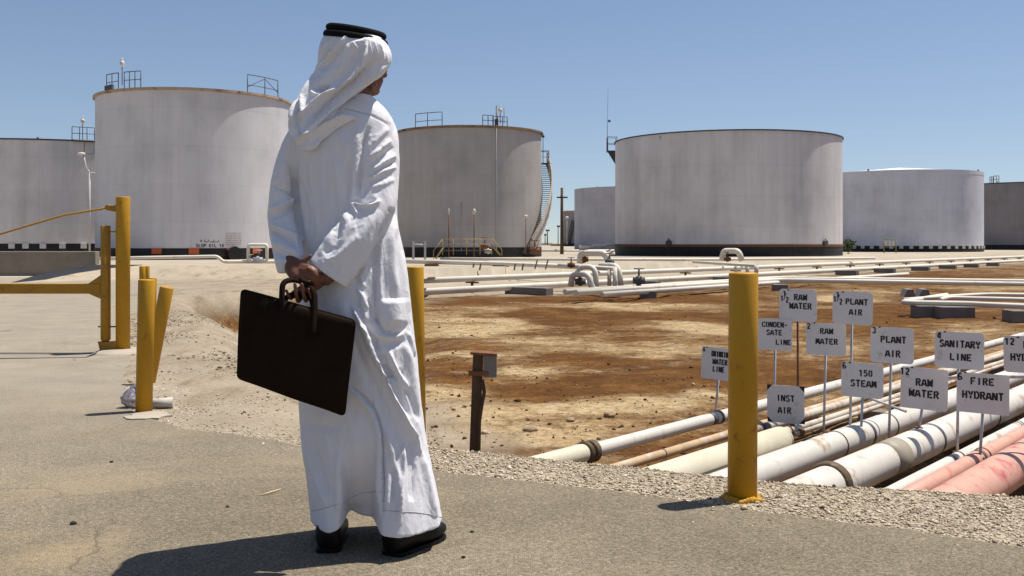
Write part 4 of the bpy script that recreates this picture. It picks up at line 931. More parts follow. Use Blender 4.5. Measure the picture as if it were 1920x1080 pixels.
# ------------------------------------------------------------------ storage tanks
class Tank:
    def __init__(s, label, xl, xr, ylimb, dist, mat, base_h=.9, rim=.13, rim_mat='roofrim', rim_h=.16, slope=.05, zb=None, ybase=None, group='round white storage tanks'):
        a0, a1 = math.atan((xl-960)/FPX), math.atan((xr-960)/FPX); am = (a0+a1)/2
        s.R = dist*math.sin((a1-a0)/2); s.c = Vector((dist*math.sin(am), dist*math.cos(am), 0)); s.dist = dist
        tl = math.sqrt(dist*dist-s.R*s.R)*math.cos(a0)
        s.top = CAMZ+(HOR-ylimb)*tl/FPX; s.zb = gz(s.c.x, s.c.y-s.R)-.05 if zb is None else zb
        s.root = empty('storage_tank', (s.c.x, s.c.y, s.zb), label, 'storage tank', group)
        mb = MB(); n = 160
        mb.lathe(s.c, [(s.R, s.zb+base_h), (s.R, s.top)], n); s.wall = mb.build('wall', M[mat], s.root); s.base_h = base_h
        s.wall.location = (0, 0, 0)
        mb = MB(); mb.lathe(s.c, [(s.R+.02, s.zb-.1), (s.R+.02, s.zb+base_h)], n); mb.lathe(s.c, [(s.R+.02, s.zb+base_h), (s.R-.01, s.zb+base_h+.001)], n, False); s.base = mb.build('base_band', M['black'], s.root)
        mb = MB(); mb.lathe(s.c, [(s.R+rim*.4, s.top-.001), (s.R*.5, s.top+s.R*.5*slope), (.05, s.top+s.R*slope)], n); mb.build('roof', M['roof_white'], s.root)
        mb = MB(); mb.lathe(s.c, [(s.R+.003, s.top-rim_h), (s.R+rim, s.top-rim_h*.85), (s.R+rim, s.top+.01), (s.R-.05, s.top+.012)], n, False); s.rim = mb.build('rim', M[rim_mat], s.root)
    def az(s, px, off=0.0):
        """angle on the visible side of the shell where column px meets it"""
        k = (px-960)/FPX; d = Vector((k, 1, 0)).normalized(); R = s.R+off
        b = d.dot(s.c); h2 = s.c.length_squared-b*b
        t = b-math.sqrt(max(0, R*R-h2)); p = d*t-s.c
        return math.atan2(p.y, p.x)
    def pt(s, a, z, off=0.0): return Vector((s.c.x+(s.R+off)*math.cos(a), s.c.y+(s.R+off)*math.sin(a), z))
    def zat(s, px, py, off=0.0):
        p = s.pt(s.az(px, off), 0, off); return CAMZ+(HOR-py)*p.y/FPX
    def railing(s, x0, x1, h, n=3, mids=(.5,), off=-.1, brace=False, mat='steel', z=None, name='railing', r=.03):
        a0, a1 = s.az(x0, off), s.az(x1, off); z = s.top+.02 if z is None else z; mb = MB()
        for k in range(n):
            a = a0+(a1-a0)*k/(n-1); mb.tube([s.pt(a, z, off), s.pt(a, z+h, off)], r, 6)
        arc = lambda f: [s.pt(a0+(a1-a0)*k/8, z+h*f, off) for k in range(9)]
        mb.tube(arc(1.0), r, 6)
        for m_ in mids: mb.tube(arc(m_), r*.85, 6)
        if brace:
            am = (a0+a1)/2
            mb.tube([s.pt(a0, z+h*.3, off), s.pt(am, z+h*.92, off)], r*.8, 6); mb.tube([s.pt(a1, z+h*.3, off), s.pt(am, z+h*.92, off)], r*.8, 6)
        return mb.build(name, M[mat], s.root)
    def mast(s, px, y0, y1, off=-.2, head=True, r=.03, mat='steel', name='lamp'):
        a = s.az(px, off); p = s.pt(a, 0, off); z0, z1 = CAMZ+(HOR-y0)*p.y/FPX, CAMZ+(HOR-y1)*p.y/FPX
        mb = MB(); mb.tube([(p.x, p.y, z0), (p.x, p.y, z1)], r, 6); o = mb.build(name+'_pole' if head else name, M[mat], s.root)
        if head:
            mb = MB(); mb.ball((p.x, p.y, z1), (.16, .16, .20), 10, 8); mb.tube([(p.x, p.y, z1+.18), (p.x, p.y, z1+.34)], .06, 8); mb.build('lamp_head', M['lampwhite'], o)
        return o

# 1: the slop oil tank, nearest on the left
T1 = Tank('large white tank lettered SLOP OIL behind the tall gate post', 178, 545, 181, 72, 'tank_a', base_h=.77, rim=.15, slope=.03)
T1.railing(200, 222, 1.05, 3, (.5,)); T1.railing(233, 264, 1.05, 4, (.5,)); T1.railing(464, 521, 1.15, 3, (.42,), brace=True)
T1.mast(229, 160, 119)
a = T1.az(212, -.6); mb = MB()
for dx in (0.0, .9, 1.6): mb.box(T1.pt(a-dx*.08, T1.top+.25, -.5), (.25, .25, .5))
mb.build('roof_vent', M['steel'], T1.root)
for px in (294, 363.5, 434, 480, 515):
    a = T1.az(px, .03); w_ = .30 if px != 434 else .26
    mb = MB(); rot = Matrix.Rotation(a+math.pi/2, 3, 'Z'); hh = .34 if px != 434 else .12
    mb.box(T1.pt(a, T1.zb+T1.base_h-hh/2-.01, .05), (.62, .09, hh), rot); mb.build('anchor_bracket', M['orange'], T1.root)
a = T1.az(437, .04); mb = MB(); c = T1.pt(a, T1.zb+.42, .06); rad = Vector((math.cos(a), math.sin(a), 0))
mb.tube([c-rad*.05, c+rad*.22], .40, 28); mb.tube([c+rad*.22, c+rad*.27], .46, 28); mb.build('manway', M['black'], T1.root)
def wall_text(T, s, px, py, h_px, parent, mat='ink_far', asp=1.0):
    a = T.az(px, .01); z = T.zat(px, py, .01); h = h_px*(T.pt(a, 0).y)/FPX; R = T.R+.012
    mb = MB(); pl = lambda u, v, l=0.0: Vector((T.c.x+(R+l)*math.cos(a+u/R), T.c.y+(R+l)*math.sin(a+u/R), z+v))
    text_mesh(mb, s, 0, 0, h, pl, bold=.22, asp=asp); return mb.build('lettering', M[mat], parent)
wall_text(T1, 'SLOP OIL 14', 394, 460.5, 6.2, T1.wall, asp=1.02)
def wall_strokes(T, strokes, px, py, sc, parent, mat, wid=.16, name='lettering'):
    a = T.az(px, .01); z = T.zat(px, py, .01); k = sc*(T.pt(a, 0).y)/FPX; R = T.R+.012; mb = MB()
    for q_, st in enumerate(strokes):
        n_ = len(st); lft, rgt = [], []
        for i in range(n_):
            p0, p1 = st[max(0, i-1)], st[min(n_-1, i+1)]; tx, ty = p1[0]-p0[0], p1[1]-p0[1]; l_ = math.hypot(tx, ty) or 1
            nx_, ny_ = -ty/l_*wid/2, tx/l_*wid/2; lft.append((st[i][0]+nx_, st[i][1]+ny_)); rgt.append((st[i][0]-nx_, st[i][1]-ny_))
        f = lambda u, v: Vector((T.c.x+(R+.0006*(q_ % 3))*math.cos(a+u*k/R), T.c.y+(R+.0006*(q_ % 3))*math.sin(a+u*k/R), z+v*k))
        mb.add([f(*v) for v in lft+rgt], [(i, i+1, n_+i+1, n_+i) for i in range(n_-1)])
    return mb.build(name, M[mat], parent)
arab = [[(4.2, .6), (4.2, -.1), (3.7, -.3), (3.4, 0), (3.1, -.25), (2.8, 0), (2.5, -.25), (2.1, -.2), (2.1, .9)], [(1.8, 0), (1.6, .15), (1.4, 0), (1.5, -.4), (1.9, -.6)], [(1.1, 0), (.7, -.25), (.3, 0)], [(.7, -.55), (.72, -.5)],
        [(-.2, 0), (-.2, .9)], [(-.6, .1), (-.8, .2), (-1.0, 0), (-.8, -.5)], [(-1.3, .1), (-1.5, -.2), (-1.9, -.2), (-1.9, .9)], [(-3.2, .7), (-3.2, -.2)], [(-3.7, .6), (-3.4, .6), (-3.6, .2), (-3.4, -.2)]]
wall_strokes(T1, arab, 392, 453, 4.2, T1.wall, 'ink_far', .26)
rows = []
for j in range(7):
    x_ = -3.6
    while x_ < 3.6:
        l_ = random.uniform(.25, .9); rows.append([(x_, 2.6-j*.8), (min(x_+l_, 3.7), 2.6-j*.8)]); x_ += l_+random.uniform(.15, .3)
wall_strokes(T1, rows, 438, 448.5, 4.3, T1.wall, 'ink_red', .30)

# 2: the middle tank with the spiral stair
T2 = Tank('middle tank with rusty rim and spiral stair right of the man', 745, 1015, 249, 78, 'tank_b', base_h=.78, rim=.17, rim_mat='roofrim_dark', slope=.03)
T2.railing(779, 829, 1.0, 3, (.42,)); T2.railing(905, 925, .75, 3, (.5,)); T2.railing(924, 951, .7, 4, (.5,))
T2.mast(938, 232, 207, head=True); T2.mast(945, 232, 201, head=False, name='whip_aerial', r=.02)
a = T2.az(931, -.4); mb = MB(); z = T2.top; mb.tube([T2.pt(a, z, -.4), T2.pt(a, z+.55, -.4), T2.pt(a, z+.56, -.4), T2.pt(a, z+1.55, -.4)], [.14, .14, .06, .05], 10); mb.build('roof_vent', M['steel'], T2.root)
for px, y0, y1 in ((931, 470, 235), (865, 470, 380)):
    a = T2.az(px, .05); mb = MB(); mb.tube([T2.pt(a, T2.zat(px, y0), .06), T2.pt(a, T2.zat(px, y1), .06)], .028, 6); mb.build('down_pipe', M['steel_pale'], T2.root)
# spiral stair
a_s, a_e = T2.az(982, .1), R_(18.0); n = 44; z0, z1 = T2.zb+.35, T2.zb+7.4
while a_e < a_s: a_e += 2*math.pi
st = empty('spiral_stair', (0, 0, 0)); st.parent = T2.root
TRL = Vector(T2.root.location)
def sp(f, off, dz): 
    a = a_s+(a_e-a_s)*f; return T2.pt(a, z0+(z1-z0)*f+dz, off)
mb = MB()
for k in range(n):
    f = k/(n-1); a = a_s+(a_e-a_s)*f; mb.box(sp(f, .42, 0), (.72, .26, .04), Matrix.Rotation(a, 3, 'Z'))
mb.build('tread', M['steel'], st).name = 'treads'
mb = MB(); mb.tube([sp(k/50, .80, .0) for k in range(51)], .07, 6); mb.tube([sp(k/50, .06, .0) for k in range(51)], .05, 6); mb.build('stringer', M['roofrim'], st)
mb = MB(); mb.tube([sp(k/50, .82, 1.0) for k in range(51)], .045, 6)
for k in range(0, 51, 5): mb.tube([sp(k/50, .82, 0), sp(k/50, .82, 1.0)], .025, 5)
mb.build('handrail', M['roofrim'], st)
mb = MB()
for k in range(60):
    f = k/60; g = min(1, f+.045); mb.tube([sp(f, .82, .02), sp(g, .82, .98)], .014, 4); mb.tube([sp(g, .82, .02), sp(f, .82, .98)], .014, 4)
mb.build('mesh_guard', M['steel_pale'], st)
mb = MB(); c = sp(1.0, .5, .05); mb.box(c, (1.0, 1.0, .06), Matrix.Rotation(a_e, 3, 'Z'))
for dx, dy in ((-.45, -.45), (.45, -.45), (.45, .45), (-.45, .45)): mb.tube([c+Vector((dx, dy, 0)), c+Vector((dx, dy, 1.0))], .03, 5)
mb.tube([c+Vector((-.45, -.45, 1)), c+Vector((.45, -.45, 1)), c+Vector((.45, .45, 1)), c+Vector((-.45, .45, 1))], .03, 5); mb.tube([c+Vector((-.45, -.45, .5)), c+Vector((.45, -.45, .5))], .02, 5)
mb.tube([c, c+Vector((0, 0, 2.2))], .03, 5); mb.ball(c+Vector((0, 0, 2.2)), .13, 8, 6); mb.build('landing', M['steel'], st)

# 3: wide tank right of the centre
T3 = Tank('widest tank, grey white with a red brown line over its black base', 1153.5, 1580, 268, 88, 'tank_c', base_h=.90, rim=.10, rim_mat='steel', rim_h=.09, slope=.02, zb=-.10)
mb = MB(); mb.lathe(T3.c, [(T3.R+.045, T3.zb+T3.base_h-.05), (T3.R+.045, T3.zb+T3.base_h+.14)], 160); mb.lathe(T3.c, [(T3.R+.045, T3.zb+T3.base_h+.14), (T3.R, T3.zb+T3.base_h+.141)], 160, False); mb.build('red_line', M['rust'], T3.root)
T3.mast(1240, 262, 255, head=False, name='roof_vent', r=.22); T3.mast(1247, 262, 256.5, head=False, name='roof_vent', r=.2); T3.mast(1429.5, 253, 246, head=False, name='roof_vent', r=.10, mat='steel')
a = math.pi+R_(-12); mb = MB(); c = T3.pt(a, T3.top-.65, .35); mb.box(c, (.9, 1.2, .07))
for dx, dy in ((-.4, -.5), (.4, -.5), (.4, .5), (-.4, .5)): mb.tube([c+Vector((dx, dy, 0)), c+Vector((dx, dy, 1.25))], .03, 5)
for hh in (.65, 1.25): mb.tube([c+Vector((-.4, -.5, hh)), c+Vector((.4, -.5, hh)), c+Vector((.4, .5, hh)), c+Vector((-.4, .5, hh)), c+Vector((-.4, -.5, hh))], .025, 5)
mb.prism([c+Vector((-.45, -.5, -.03)), c+Vector((.4, -.5, -.03)), c+Vector((.4, -.5, -1.4))], (0, .08, 0)); mb.build('stair_landing', M['steel'], T3.root)
mb = MB(); mb.tube([c+Vector((-.4, 0, 0)), c+Vector((-.4, 0, 3.0))], .025, 5); mb.tube([c+Vector((-.4, 0, 3.0)), c+Vector((-.33, 0, 5.6))], .012, 4); mb.ball(c+Vector((-.22, 0, 2.7)), .13, 8, 6); mb.tube([c+Vector((-.4, 0, 2.7)), c+Vector((-.2, 0, 2.7))], .02, 5); mb.build('aerial', M['steel'], T3.root)
for px in (1254, 1547):
    a = T3.az(px, .1); z = T3.zb+T3.base_h+.15; mb = MB(); mb.tube([T3.pt(a, z+.1, 0), T3.pt(a, z+.1, .25)], .22, 12); mb.tube([T3.pt(a, z, .15), T3.pt(a, z+.45, .15)], .05, 6); mb.build('nozzle', M['steel'], T3.root)
# 4: low domed tank on the right
T4 = Tank('bluish white domed tank right of the widest tank', 1534, 1845, 331, 132, 'tank_d', base_h=.75, rim=.02, rim_mat='tank_d', rim_h=.5, slope=.094)
for px in (1628, 1834): T4.mast(px, 325 if px < 1700 else 326, 317 if px < 1700 else 318, head=False, name='roof_vent', r=.12, off=-.6)
for k in range(26):
    a = -math.pi*.93+k*.112; mb = MB(); rot = Matrix.Rotation(a+math.pi/2, 3, 'Z')
    if T4.pt(a, 0).y > T4.c.y+1: continue
    mb.box(T4.pt(a, T4.zb+.60, .05), (.42, .14, .34), rot); mb.build('anchor_bracket', M['lampwhite'], T4.root)
# 5: dark grey tank at the right edge
T5 = Tank('dull grey tank cut off by the right picture edge', 1760, 2120, 352.5, 178, 'tank_e', base_h=.8, rim=.10, rim_mat='steel', slope=.01)
T5.railing(1856, 1862, .9, 3, (.5,), r=.05); T5.railing(1863, 1873, 1.0, 3, (.5,), r=.05); T5.mast(1870.5, 352, 339, head=False, name='aerial', r=.06)
# 6: pale tank between the middle and the widest tank
T6 = Tank('pale bluish tank partly hidden behind the left side of the widest tank', 1077, 1330, 356, 158, 'tank_f', base_h=.1, rim=.02, rim_mat='tank_f', slope=.02)
T6.mast(1120, 354, 349.5, head=False, name='roof_vent', r=.08)
# 7: small dark tank far away
T7 = Tank('small dark tank far off behind the utility pole', 1056, 1140, 396, 300, 'tank_e', base_h=.9, rim=.35, rim_mat='roofrim', rim_h=.5, slope=.02)
mb = MB()
for k in range(26):
    f = k/25; a = T7.az(1066+9*f, .5); mb.box(T7.pt(a, T7.zb+1+f*6.5, .5), (1.0, .9, .35), Matrix.Rotation(a, 3, 'Z'))
mb.build('spiral_stair', M['steel'], T7.root)
# 0: tank at the left edge
T0 = Tank('broad grey tank at the left picture edge behind the concrete wall', -205, 420, 274, 92, 'tank_c', base_h=.95, rim=.08, rim_mat='steel', rim_h=.1, slope=.02, zb=0.05)
T0.railing(135, 177, .95, 4, (.5,)); T0.mast(155, 262, 227); T0.mast(71, 265, 257, head=False, name='roof_vent', r=.1)
mb = MB(); a0, a1 = T0.az(135, .2), T0.az(178, .2); mb.tube([T0.pt(a0+(a1-a0)*k/6, T0.top-.06, .25) for k in range(7)], .09, 6); mb.build('walkway', M['steel'], T0.root)
mb = MB(); z = T0.top; a_ = T0.az(158, .3); b_ = T0.az(176, .3); mb.tube([T0.pt(a_, z, .3), T0.pt(a_, z-1.0, .3), T0.pt(b_, z-1.0, .3), T0.pt(b_, z-.2, .3)], .03, 5); mb.build('pipe_bracket', M['steel'], T0.root)
for px in (22, 48, 80.5, 117, 157):
    a = T0.az(px, .05); mb = MB(); mb.box(T0.pt(a, T0.zb+.78, .05), (.42, .14, .36), Matrix.Rotation(a+math.pi/2, 3, 'Z')); mb.build('anchor_bracket', M['tank_a'], T0.root)

# ------------------------------------------------------------------ walls, kerbs and plant round the tanks
cw = empty('concrete_wall', P(60, 517, 32), 'low stained concrete wall in front of the left edge tank', 'wall')
mb = MB(); mb.bbox((-23.6, 32.2, .36), (20.4, .35, .86), b=.02); mb.build('wall', M['concrete'], cw)
mb = MB(); xr_ = -13.4; mb.prism([(xr_, 32.03, -.1), (xr_, 32.03, .38), (xr_+.35, 32.03, .30), (xr_+.35, 32.03, -.1)], (0, .3, 0)); mb.build('stepped_end', M['concrete'], cw)
# bund bank before the slop oil tank: a low sloping bank of pale soil with a flat crest
mb = MB(); k1 = [(-12.6, 31.4), (-9.5, 31.0), (-6.4, 30.8), (-4.2, 30.9), (-2.6, 31.6)]; hts = [.30, .38, .38, .34, .0]
rows_ = []
for (xa, ya), hh in zip(k1, hts): rows_ += [[(xa, ya-1.25, -.03), (xa, ya-.9, hh*.3), (xa, ya-.35, hh*.9), (xa, ya, hh+.001), (xa, ya+1.3, hh+.001), (xa, ya+3.0, -.05)]]
fv = [p_ for r_ in rows_ for p_ in r_]; mb.add(fv, [(i*6+j, (i+1)*6+j, (i+1)*6+j+1, i*6+j+1) for i in range(len(rows_)-1) for j in range(5)], True)
M['bank'] = paint('pale_bank_soil', (.36, .30, .22), .95, .12, 2.2, spots=(.24, .19, .13), spot_amt=.12, spot_scale=3, fine=30, bmp=.5, bdist=.02, spec=.1)
tag(mb.build('bund_bank', M['bank']), kind='structure')
# dark bitumen strip on the soil that rises to the wall end
lowr = [PZ(18, 531, -.01), PZ(90, 530, -.01), PZ(160, 527, -.01), PZ(215, 524.5, -.01), PZ(268, 522.5, -.01)]
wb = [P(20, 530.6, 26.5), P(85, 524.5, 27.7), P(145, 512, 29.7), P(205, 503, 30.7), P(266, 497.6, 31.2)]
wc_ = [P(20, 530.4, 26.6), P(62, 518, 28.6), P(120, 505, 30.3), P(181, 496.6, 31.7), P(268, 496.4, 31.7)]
mb = MB(); mb.add(lowr+wb, [(i, i+1, 6+i, 5+i) for i in range(4)], True); tag(mb.build('soil_ramp', M['bank']), kind='structure')
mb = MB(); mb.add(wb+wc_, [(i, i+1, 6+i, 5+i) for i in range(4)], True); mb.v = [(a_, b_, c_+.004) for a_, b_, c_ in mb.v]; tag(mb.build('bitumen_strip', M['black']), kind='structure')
# pipe running in front of the slop oil tank
dd = 44
far_pipe('white pipe with a kink in front of the slop oil tank', [P(166, 485.5, dd), P(300, 482.5, dd), P(408, 480.7, dd), P(418, 491, dd), P(520, 491, dd), P(640, 490.5, dd)], .075, fl=.25, group='white pipes round the slop oil tank')
far_pipe('white pipe portal over the valves at the slop oil tank', [P(465.5, 494, dd), P(465.5, 459, dd), P(500.5, 459, dd), P(500.5, 494, dd)], .075, fl=.12, group='white pipes round the slop oil tank')
valve(484, 487, dd-.1, .16, 'grey valve under the white pipe portal at the slop oil tank', 'steel_pale'); valve(470, 488.5, dd-.15, .10, 'small pale valve at the left foot of the white portal', 'lampwhite')
# yellow service platform before the middle tank
pf = empty('service_platform', P(883, 480, 60), 'faded yellow railed service platform in front of the middle tank', 'platform')
D_ = 60.0; mb = MB()
for x_ in (830, 850, 875, 900, 922): mb.tube([P(x_, 478, D_), P(x_, 448.5, D_)], .024, 6)
mb.tube([P(830, 448.5, D_), P(924, 448.5, D_)], .024, 6); mb.tube([P(832, 458, D_), P(922, 458, D_)], .018, 6); mb.build('railing', M['rail_yellow'], pf)
mb = MB()
for e in (0, .9): mb.tube([P(830, 448.5, D_+e), P(813, 470, D_+e), P(813, 486, D_+e)], .024, 6); mb.tube([P(833, 462, D_+e), P(817, 485, D_+e)], .06, 6)
for e in (0, .9): mb.tube([P(924, 448.5, D_+e), P(941, 468, D_+e), P(941, 480, D_+e)], .024, 6); mb.tube([P(921, 459, D_+e), P(938, 478, D_+e)], .06, 6)
mb.build('stair', M['rail_yellow'], pf)
mb = MB(); mb.box(P(877, 470, D_+.5), (2.9, 1.0, .06)); mb.build('deck', M['steel'], pf)
mb = MB(); mb.box(P(775, 473, 62), (.12, .1, 1.4)); mb.box(P(797, 473, 62), (.12, .1, 1.4)); mb.tube([P(772, 458, 62), P(799, 459, 62)], .05, 6); tag(mb.build('sampling_rack', M['steel_pale']), 'grey pipe rack at the left foot of the middle tank', 'rack')
valve(909, 462, 66, .22, 'rusty valve cluster on the middle tank behind the yellow platform'); valve(915, 471, 60.2, .16, 'pale valve in front of the yellow platform', 'lampwhite'); valve(1003, 470, 62, .24, 'rusty valve at the right foot of the middle tank')
def lamp_post(px, y0, y1, D, label, head=(.25, .16, .12), arm=0.0, r=.035, mat='steel_pale', double=False, group='small lamps on thin posts'):
    b, t = P(px, y0, D), P(px, y1, D); root = empty('lamp_post', b, label, 'lamp post', group)
    mb = MB(); mb.tube([b-Vector((0, 0, .2)), t], r, 8); mb.build('pole', M[mat], root)
    c = t+Vector((arm, 0, 0)); 
    if arm: mb = MB(); mb.tube([t-Vector((-.3 if double else 0, 0, 0)), t, t+Vector((arm*.6, 0, .35)), c+Vector((0, 0, 1.0))], r*.8, 6); mb.build('arm', M[mat], root); c = c+Vector((-.12, 0, 1.1))
    mb = MB(); mb.ball(c, head, 12, 8); mb.build('lamp_head', M['lampwhite'], root); return root
lamp_post(168, 471, 324, 58, 'tall grey street lamp with a white head in front of the left edge tank', head=(.24, .2, .10), arm=-.35, r=.055, double=True, group='lamp posts')
lamp_post(841.5, 478, 397, 64, 'thin rusty lamp post left in front of the middle tank', head=(.06, .06, .22), mat='rust')
lamp_post(889, 478, 397, 64.2, 'thin lamp post with two pale lamps in front of the middle tank', head=(.11, .11, .2), mat='rust')
lamp_post(986, 472, 406, 66, 'short lamp with a white head near the spiral stair', head=(.14, .12, .12), mat='rust', r=.025)
lamp_post(1063, 455, 408, 118, 'small white lamp right beside the utility pole, upper one', head=(.22, .18, .16))
# green sign board and shrub by the domed tank
bd = empty('notice_board', P(1668, 476, 100), 'green framed notice board in front of the domed tank', 'notice board')
M['green'] = paint('green_paint', (.16, .20, .10), .6, .15, 2, bmp=0); M['leaf'] = paint('dusty_leaf', (.06, .075, .03), .8, .3, 3, bmp=0)
mb = MB()
for x_ in (1657.5, 1680): mb.tube([P(x_, 478, 100), P(x_, 449, 100)], .05, 6)
mb.tube([P(1656, 449, 100), P(1681, 449, 100)], .05, 6); mb.tube([P(1656, 463, 100), P(1681, 463, 100)], .05, 6); mb.build('frame', M['green'], bd)
mb = MB()
for k in range(3): mb.bbox(P(1661+7.3*k, 456, 100), (.27, .05, .55), b=.01)
mb.build('panel', M['lampwhite'], bd)
sh = empty('shrub', P(1590, 470, 95), 'small dusty green shrub between the widest and the domed tanks', 'shrub')
mb = MB()
for k in range(420):
    c = P(1590, 459, 95)+Vector((random.gauss(0, .28), random.gauss(0, .25), random.gauss(0, .26))); v = [Vector((random.gauss(0, .09), random.gauss(0, .09), random.gauss(0, .09))) for _ in range(3)]
    mb.add([c+q_ for q_ in v], [(0, 1, 2)])
mb.build('foliage', M['leaf'], sh, fix=False)
mb = MB()
for k in range(5): mb.tube([P(1590, 472, 95)+Vector((0, 0, -.3)), P(1590+random.uniform(-6, 6), 460, 95)], .02, 5)
mb.build('stem', M['timber'], sh)
# utility poles
def upole(px, y0, y1, D, label, arm_y, arm_w, r, arm2=None):
    b, t = P(px, y0, D), P(px, y1, D); root = empty('utility_pole', b, label, 'utility pole', 'utility poles'); s_ = D/FPX
    mb = MB(); mb.tube([b-Vector((0, 0, .5)), t], [r*1.15, r*.8], 10); mb.build('pole', M['timber'], root)
    mb = MB(); mb.box(P(px+.5, arm_y, D)-Vector((0, r+.06, 0)), (arm_w*s_, .12, max(.12, 2.2*s_))); mb.build('crossarm', M['timber'], root)
    mb = MB()
    for e in (-.46, -.2, .2, .46): mb.tube([P(px+.5+e*arm_w, arm_y, D)-Vector((0, r+.06, 0)), P(px+.5+e*arm_w, arm_y-2.4, D)-Vector((0, r+.06, 0))], .07*s_/.05*.5, 6)
    mb.build('insulator', M['steel'], root)
upole(1053.5, 478, 352, 92, 'tall dark utility pole with one crossarm right of the middle tank', 370.5, 20, .15)
upole(1026.3, 456, 431.5, 330, 'small distant utility pole with a crossarm, left of the tall pole', 432.5, 7, .18)
upole(1046.5, 456, 423, 300, 'distant pole close to the left of the tall utility pole', 425, 5, .12)
upole(1022, 456, 440, 380, 'farthest tiny utility pole at the horizon', 441, 3.5, .16)
mb = MB(); mb.bbox(P(1018, 458.5, 420), (8, 6, 1.5), b=.1); mb.bbox(P(1030, 459.5, 410), (7, 6, 1.3), b=.1); tag(mb.build('shed', M['building']), 'low pale shed at the horizon between the tanks', 'shed')
mb = MB(); mb.bbox(P(1044, 460, 330), (4, 5, .9), b=.1); tag(mb.build('hut', M['concrete']), 'tiny dark hut at the foot of the distant poles', 'hut')
# tangle of pipes left of the widest tank
far_pipe('stack of pale pipes lying left of the widest tank base', [P(1086, 463, 84), P(1110, 463.5, 84), P(1113, 460, 84), P(1135, 460.5, 84), P(1137, 458, 84), P(1152, 458.5, 84)], .13, fl=.15)
far_pipe('pale pipe frame at the left foot of the widest tank', [P(1137, 472, 83), P(1152, 463, 83), P(1153, 470, 83), P(1140, 476, 83)], .05, mat='rail_yellow')
# ------------------------------------------------------------------ the man
D0 = 3.55
def Q(px, py, d=0.0): return P(px, py, D0+d)
S_ = D0/FPX
def catmull(xs, ys, x):
    """smooth interpolation (monotone xs)"""
    xs = np.array(xs, float); ys = np.array(ys, float); m = np.gradient(ys, xs)
    i = np.clip(np.searchsorted(xs, x)-1, 0, len(xs)-2); h = xs[i+1]-xs[i]; t = np.clip((x-xs[i])/h, 0, 1)
    return (2*t**3-3*t**2+1)*ys[i]+(t**3-2*t**2+t)*h*m[i]+(-2*t**3+3*t**2)*ys[i+1]+(t**3-t**2)*h*m[i+1]

def evaluated(o):
    dg = bpy.context.evaluated_depsgraph_get(); dg.update()
    return bpy.data.meshes.new_from_object(o.evaluated_get(dg))
def remeshed(mb, name, voxel, smooth=3, fac=.5):
    o = mb.build(name+'_tmp'); md = o.modifiers.new('r', 'REMESH'); md.mode = 'VOXEL'; md.voxel_size = voxel; md.use_smooth_shade = True
    s = o.modifiers.new('s', 'SMOOTH'); s.iterations = smooth; s.factor = fac
    me = evaluated(o); off = Vector(o.location); tmp = o.data; bpy.data.objects.remove(o); bpy.data.meshes.remove(tmp)
    n = len(me.vertices); v = np.zeros(n*3); me.vertices.foreach_get('co', v); v = v.reshape(-1, 3)+np.array(off)
    return me, v
def setco(me, v):
    me.vertices.foreach_set('co', v.astype(np.float32).ravel()); me.update()
def normals(me):
    n = len(me.vertices); a = np.zeros(n*3); me.vertices.foreach_get('normal', a); return a.reshape(-1, 3)
def px_of(v):
    return 960+FPX*v[:, 0]/v[:, 1], HOR-FPX*(v[:, 2]-CAMZ)/v[:, 1]
def blur(me, v, it, fac=.5, mask=None):
    ne = len(me.edges); e = np.zeros(ne*2, np.int32); me.edges.foreach_get('vertices', e); e = e.reshape(-1, 2); n = len(v)
    deg = np.bincount(e.ravel(), minlength=n).astype(float)[:, None]
    for _ in range(it):
        s = np.zeros_like(v); np.add.at(s, e[:, 0], v[e[:, 1]]); np.add.at(s, e[:, 1], v[e[:, 0]])
        w = s/np.maximum(deg, 1); f = fac if mask is None else fac*mask[:, None]; v = v*(1-f)+w*f
    return v
def sculpt(me, v, strokes, dmax=None, gain=1.7):
    """carve folds: each stroke is (polyline in picture pixels, half width px, height mm, sharpness, step mm): cloth facing the viewer only"""
    setco(me, v); nn = normals(me); px, py = px_of(v)
    view = v-np.array([0, 0, CAMZ]); view /= np.linalg.norm(view, axis=1)[:, None]
    face = np.clip(-(nn*view).sum(1)*2.2, 0, 1)
    if dmax is not None: face = face*(v[:, 1] < dmax)
    disp = np.zeros(len(v))
    for st in strokes:
        pts, w, h = st[0], st[1]*.80, st[2]; sh = st[3] if len(st) > 3 else 2.0; step = st[4] if len(st) > 4 else 0.0
        pts = np.array(pts, float); lo, hi = pts.min(0)-w*4, pts.max(0)+w*4
        k = np.where((px > lo[0]) & (px < hi[0]) & (py > lo[1]) & (py < hi[1]) & (face > 0))[0]
        if len(k) == 0: continue
        X_, Y_ = px[k], py[k]; best = np.full(len(k), 1e9); par = np.zeros(len(k)); sgn = np.zeros(len(k))
        seg = np.hypot(*(pts[1:]-pts[:-1]).T); cum = np.concatenate([[0], np.cumsum(seg)]); L_ = cum[-1]
        for i in range(len(pts)-1):
            a, b = pts[i], pts[i+1]; dx, dy = b-a; t = np.clip(((X_-a[0])*dx+(Y_-a[1])*dy)/(dx*dx+dy*dy), 0, 1)
            ex, ey = X_-a[0]-t*dx, Y_-a[1]-t*dy; dd = np.hypot(ex, ey); m = dd < best
            best = np.where(m, dd, best); par = np.where(m, (cum[i]+t*seg[i])/L_, par); sgn = np.where(m, np.sign(dx*ey-dy*ex), sgn)
        tap = np.clip(np.minimum(par, 1-par)/.16, 0, 1)**.7
        g = np.exp(-(best/w)**sh)*h*tap
        if step: g = g+step*np.where(sgn > 0, np.exp(-(best/(w*2.6))**2), 0)*tap
        disp[k] += gain*g*face[k]
    return v+nn*(disp*.001)[:, None]
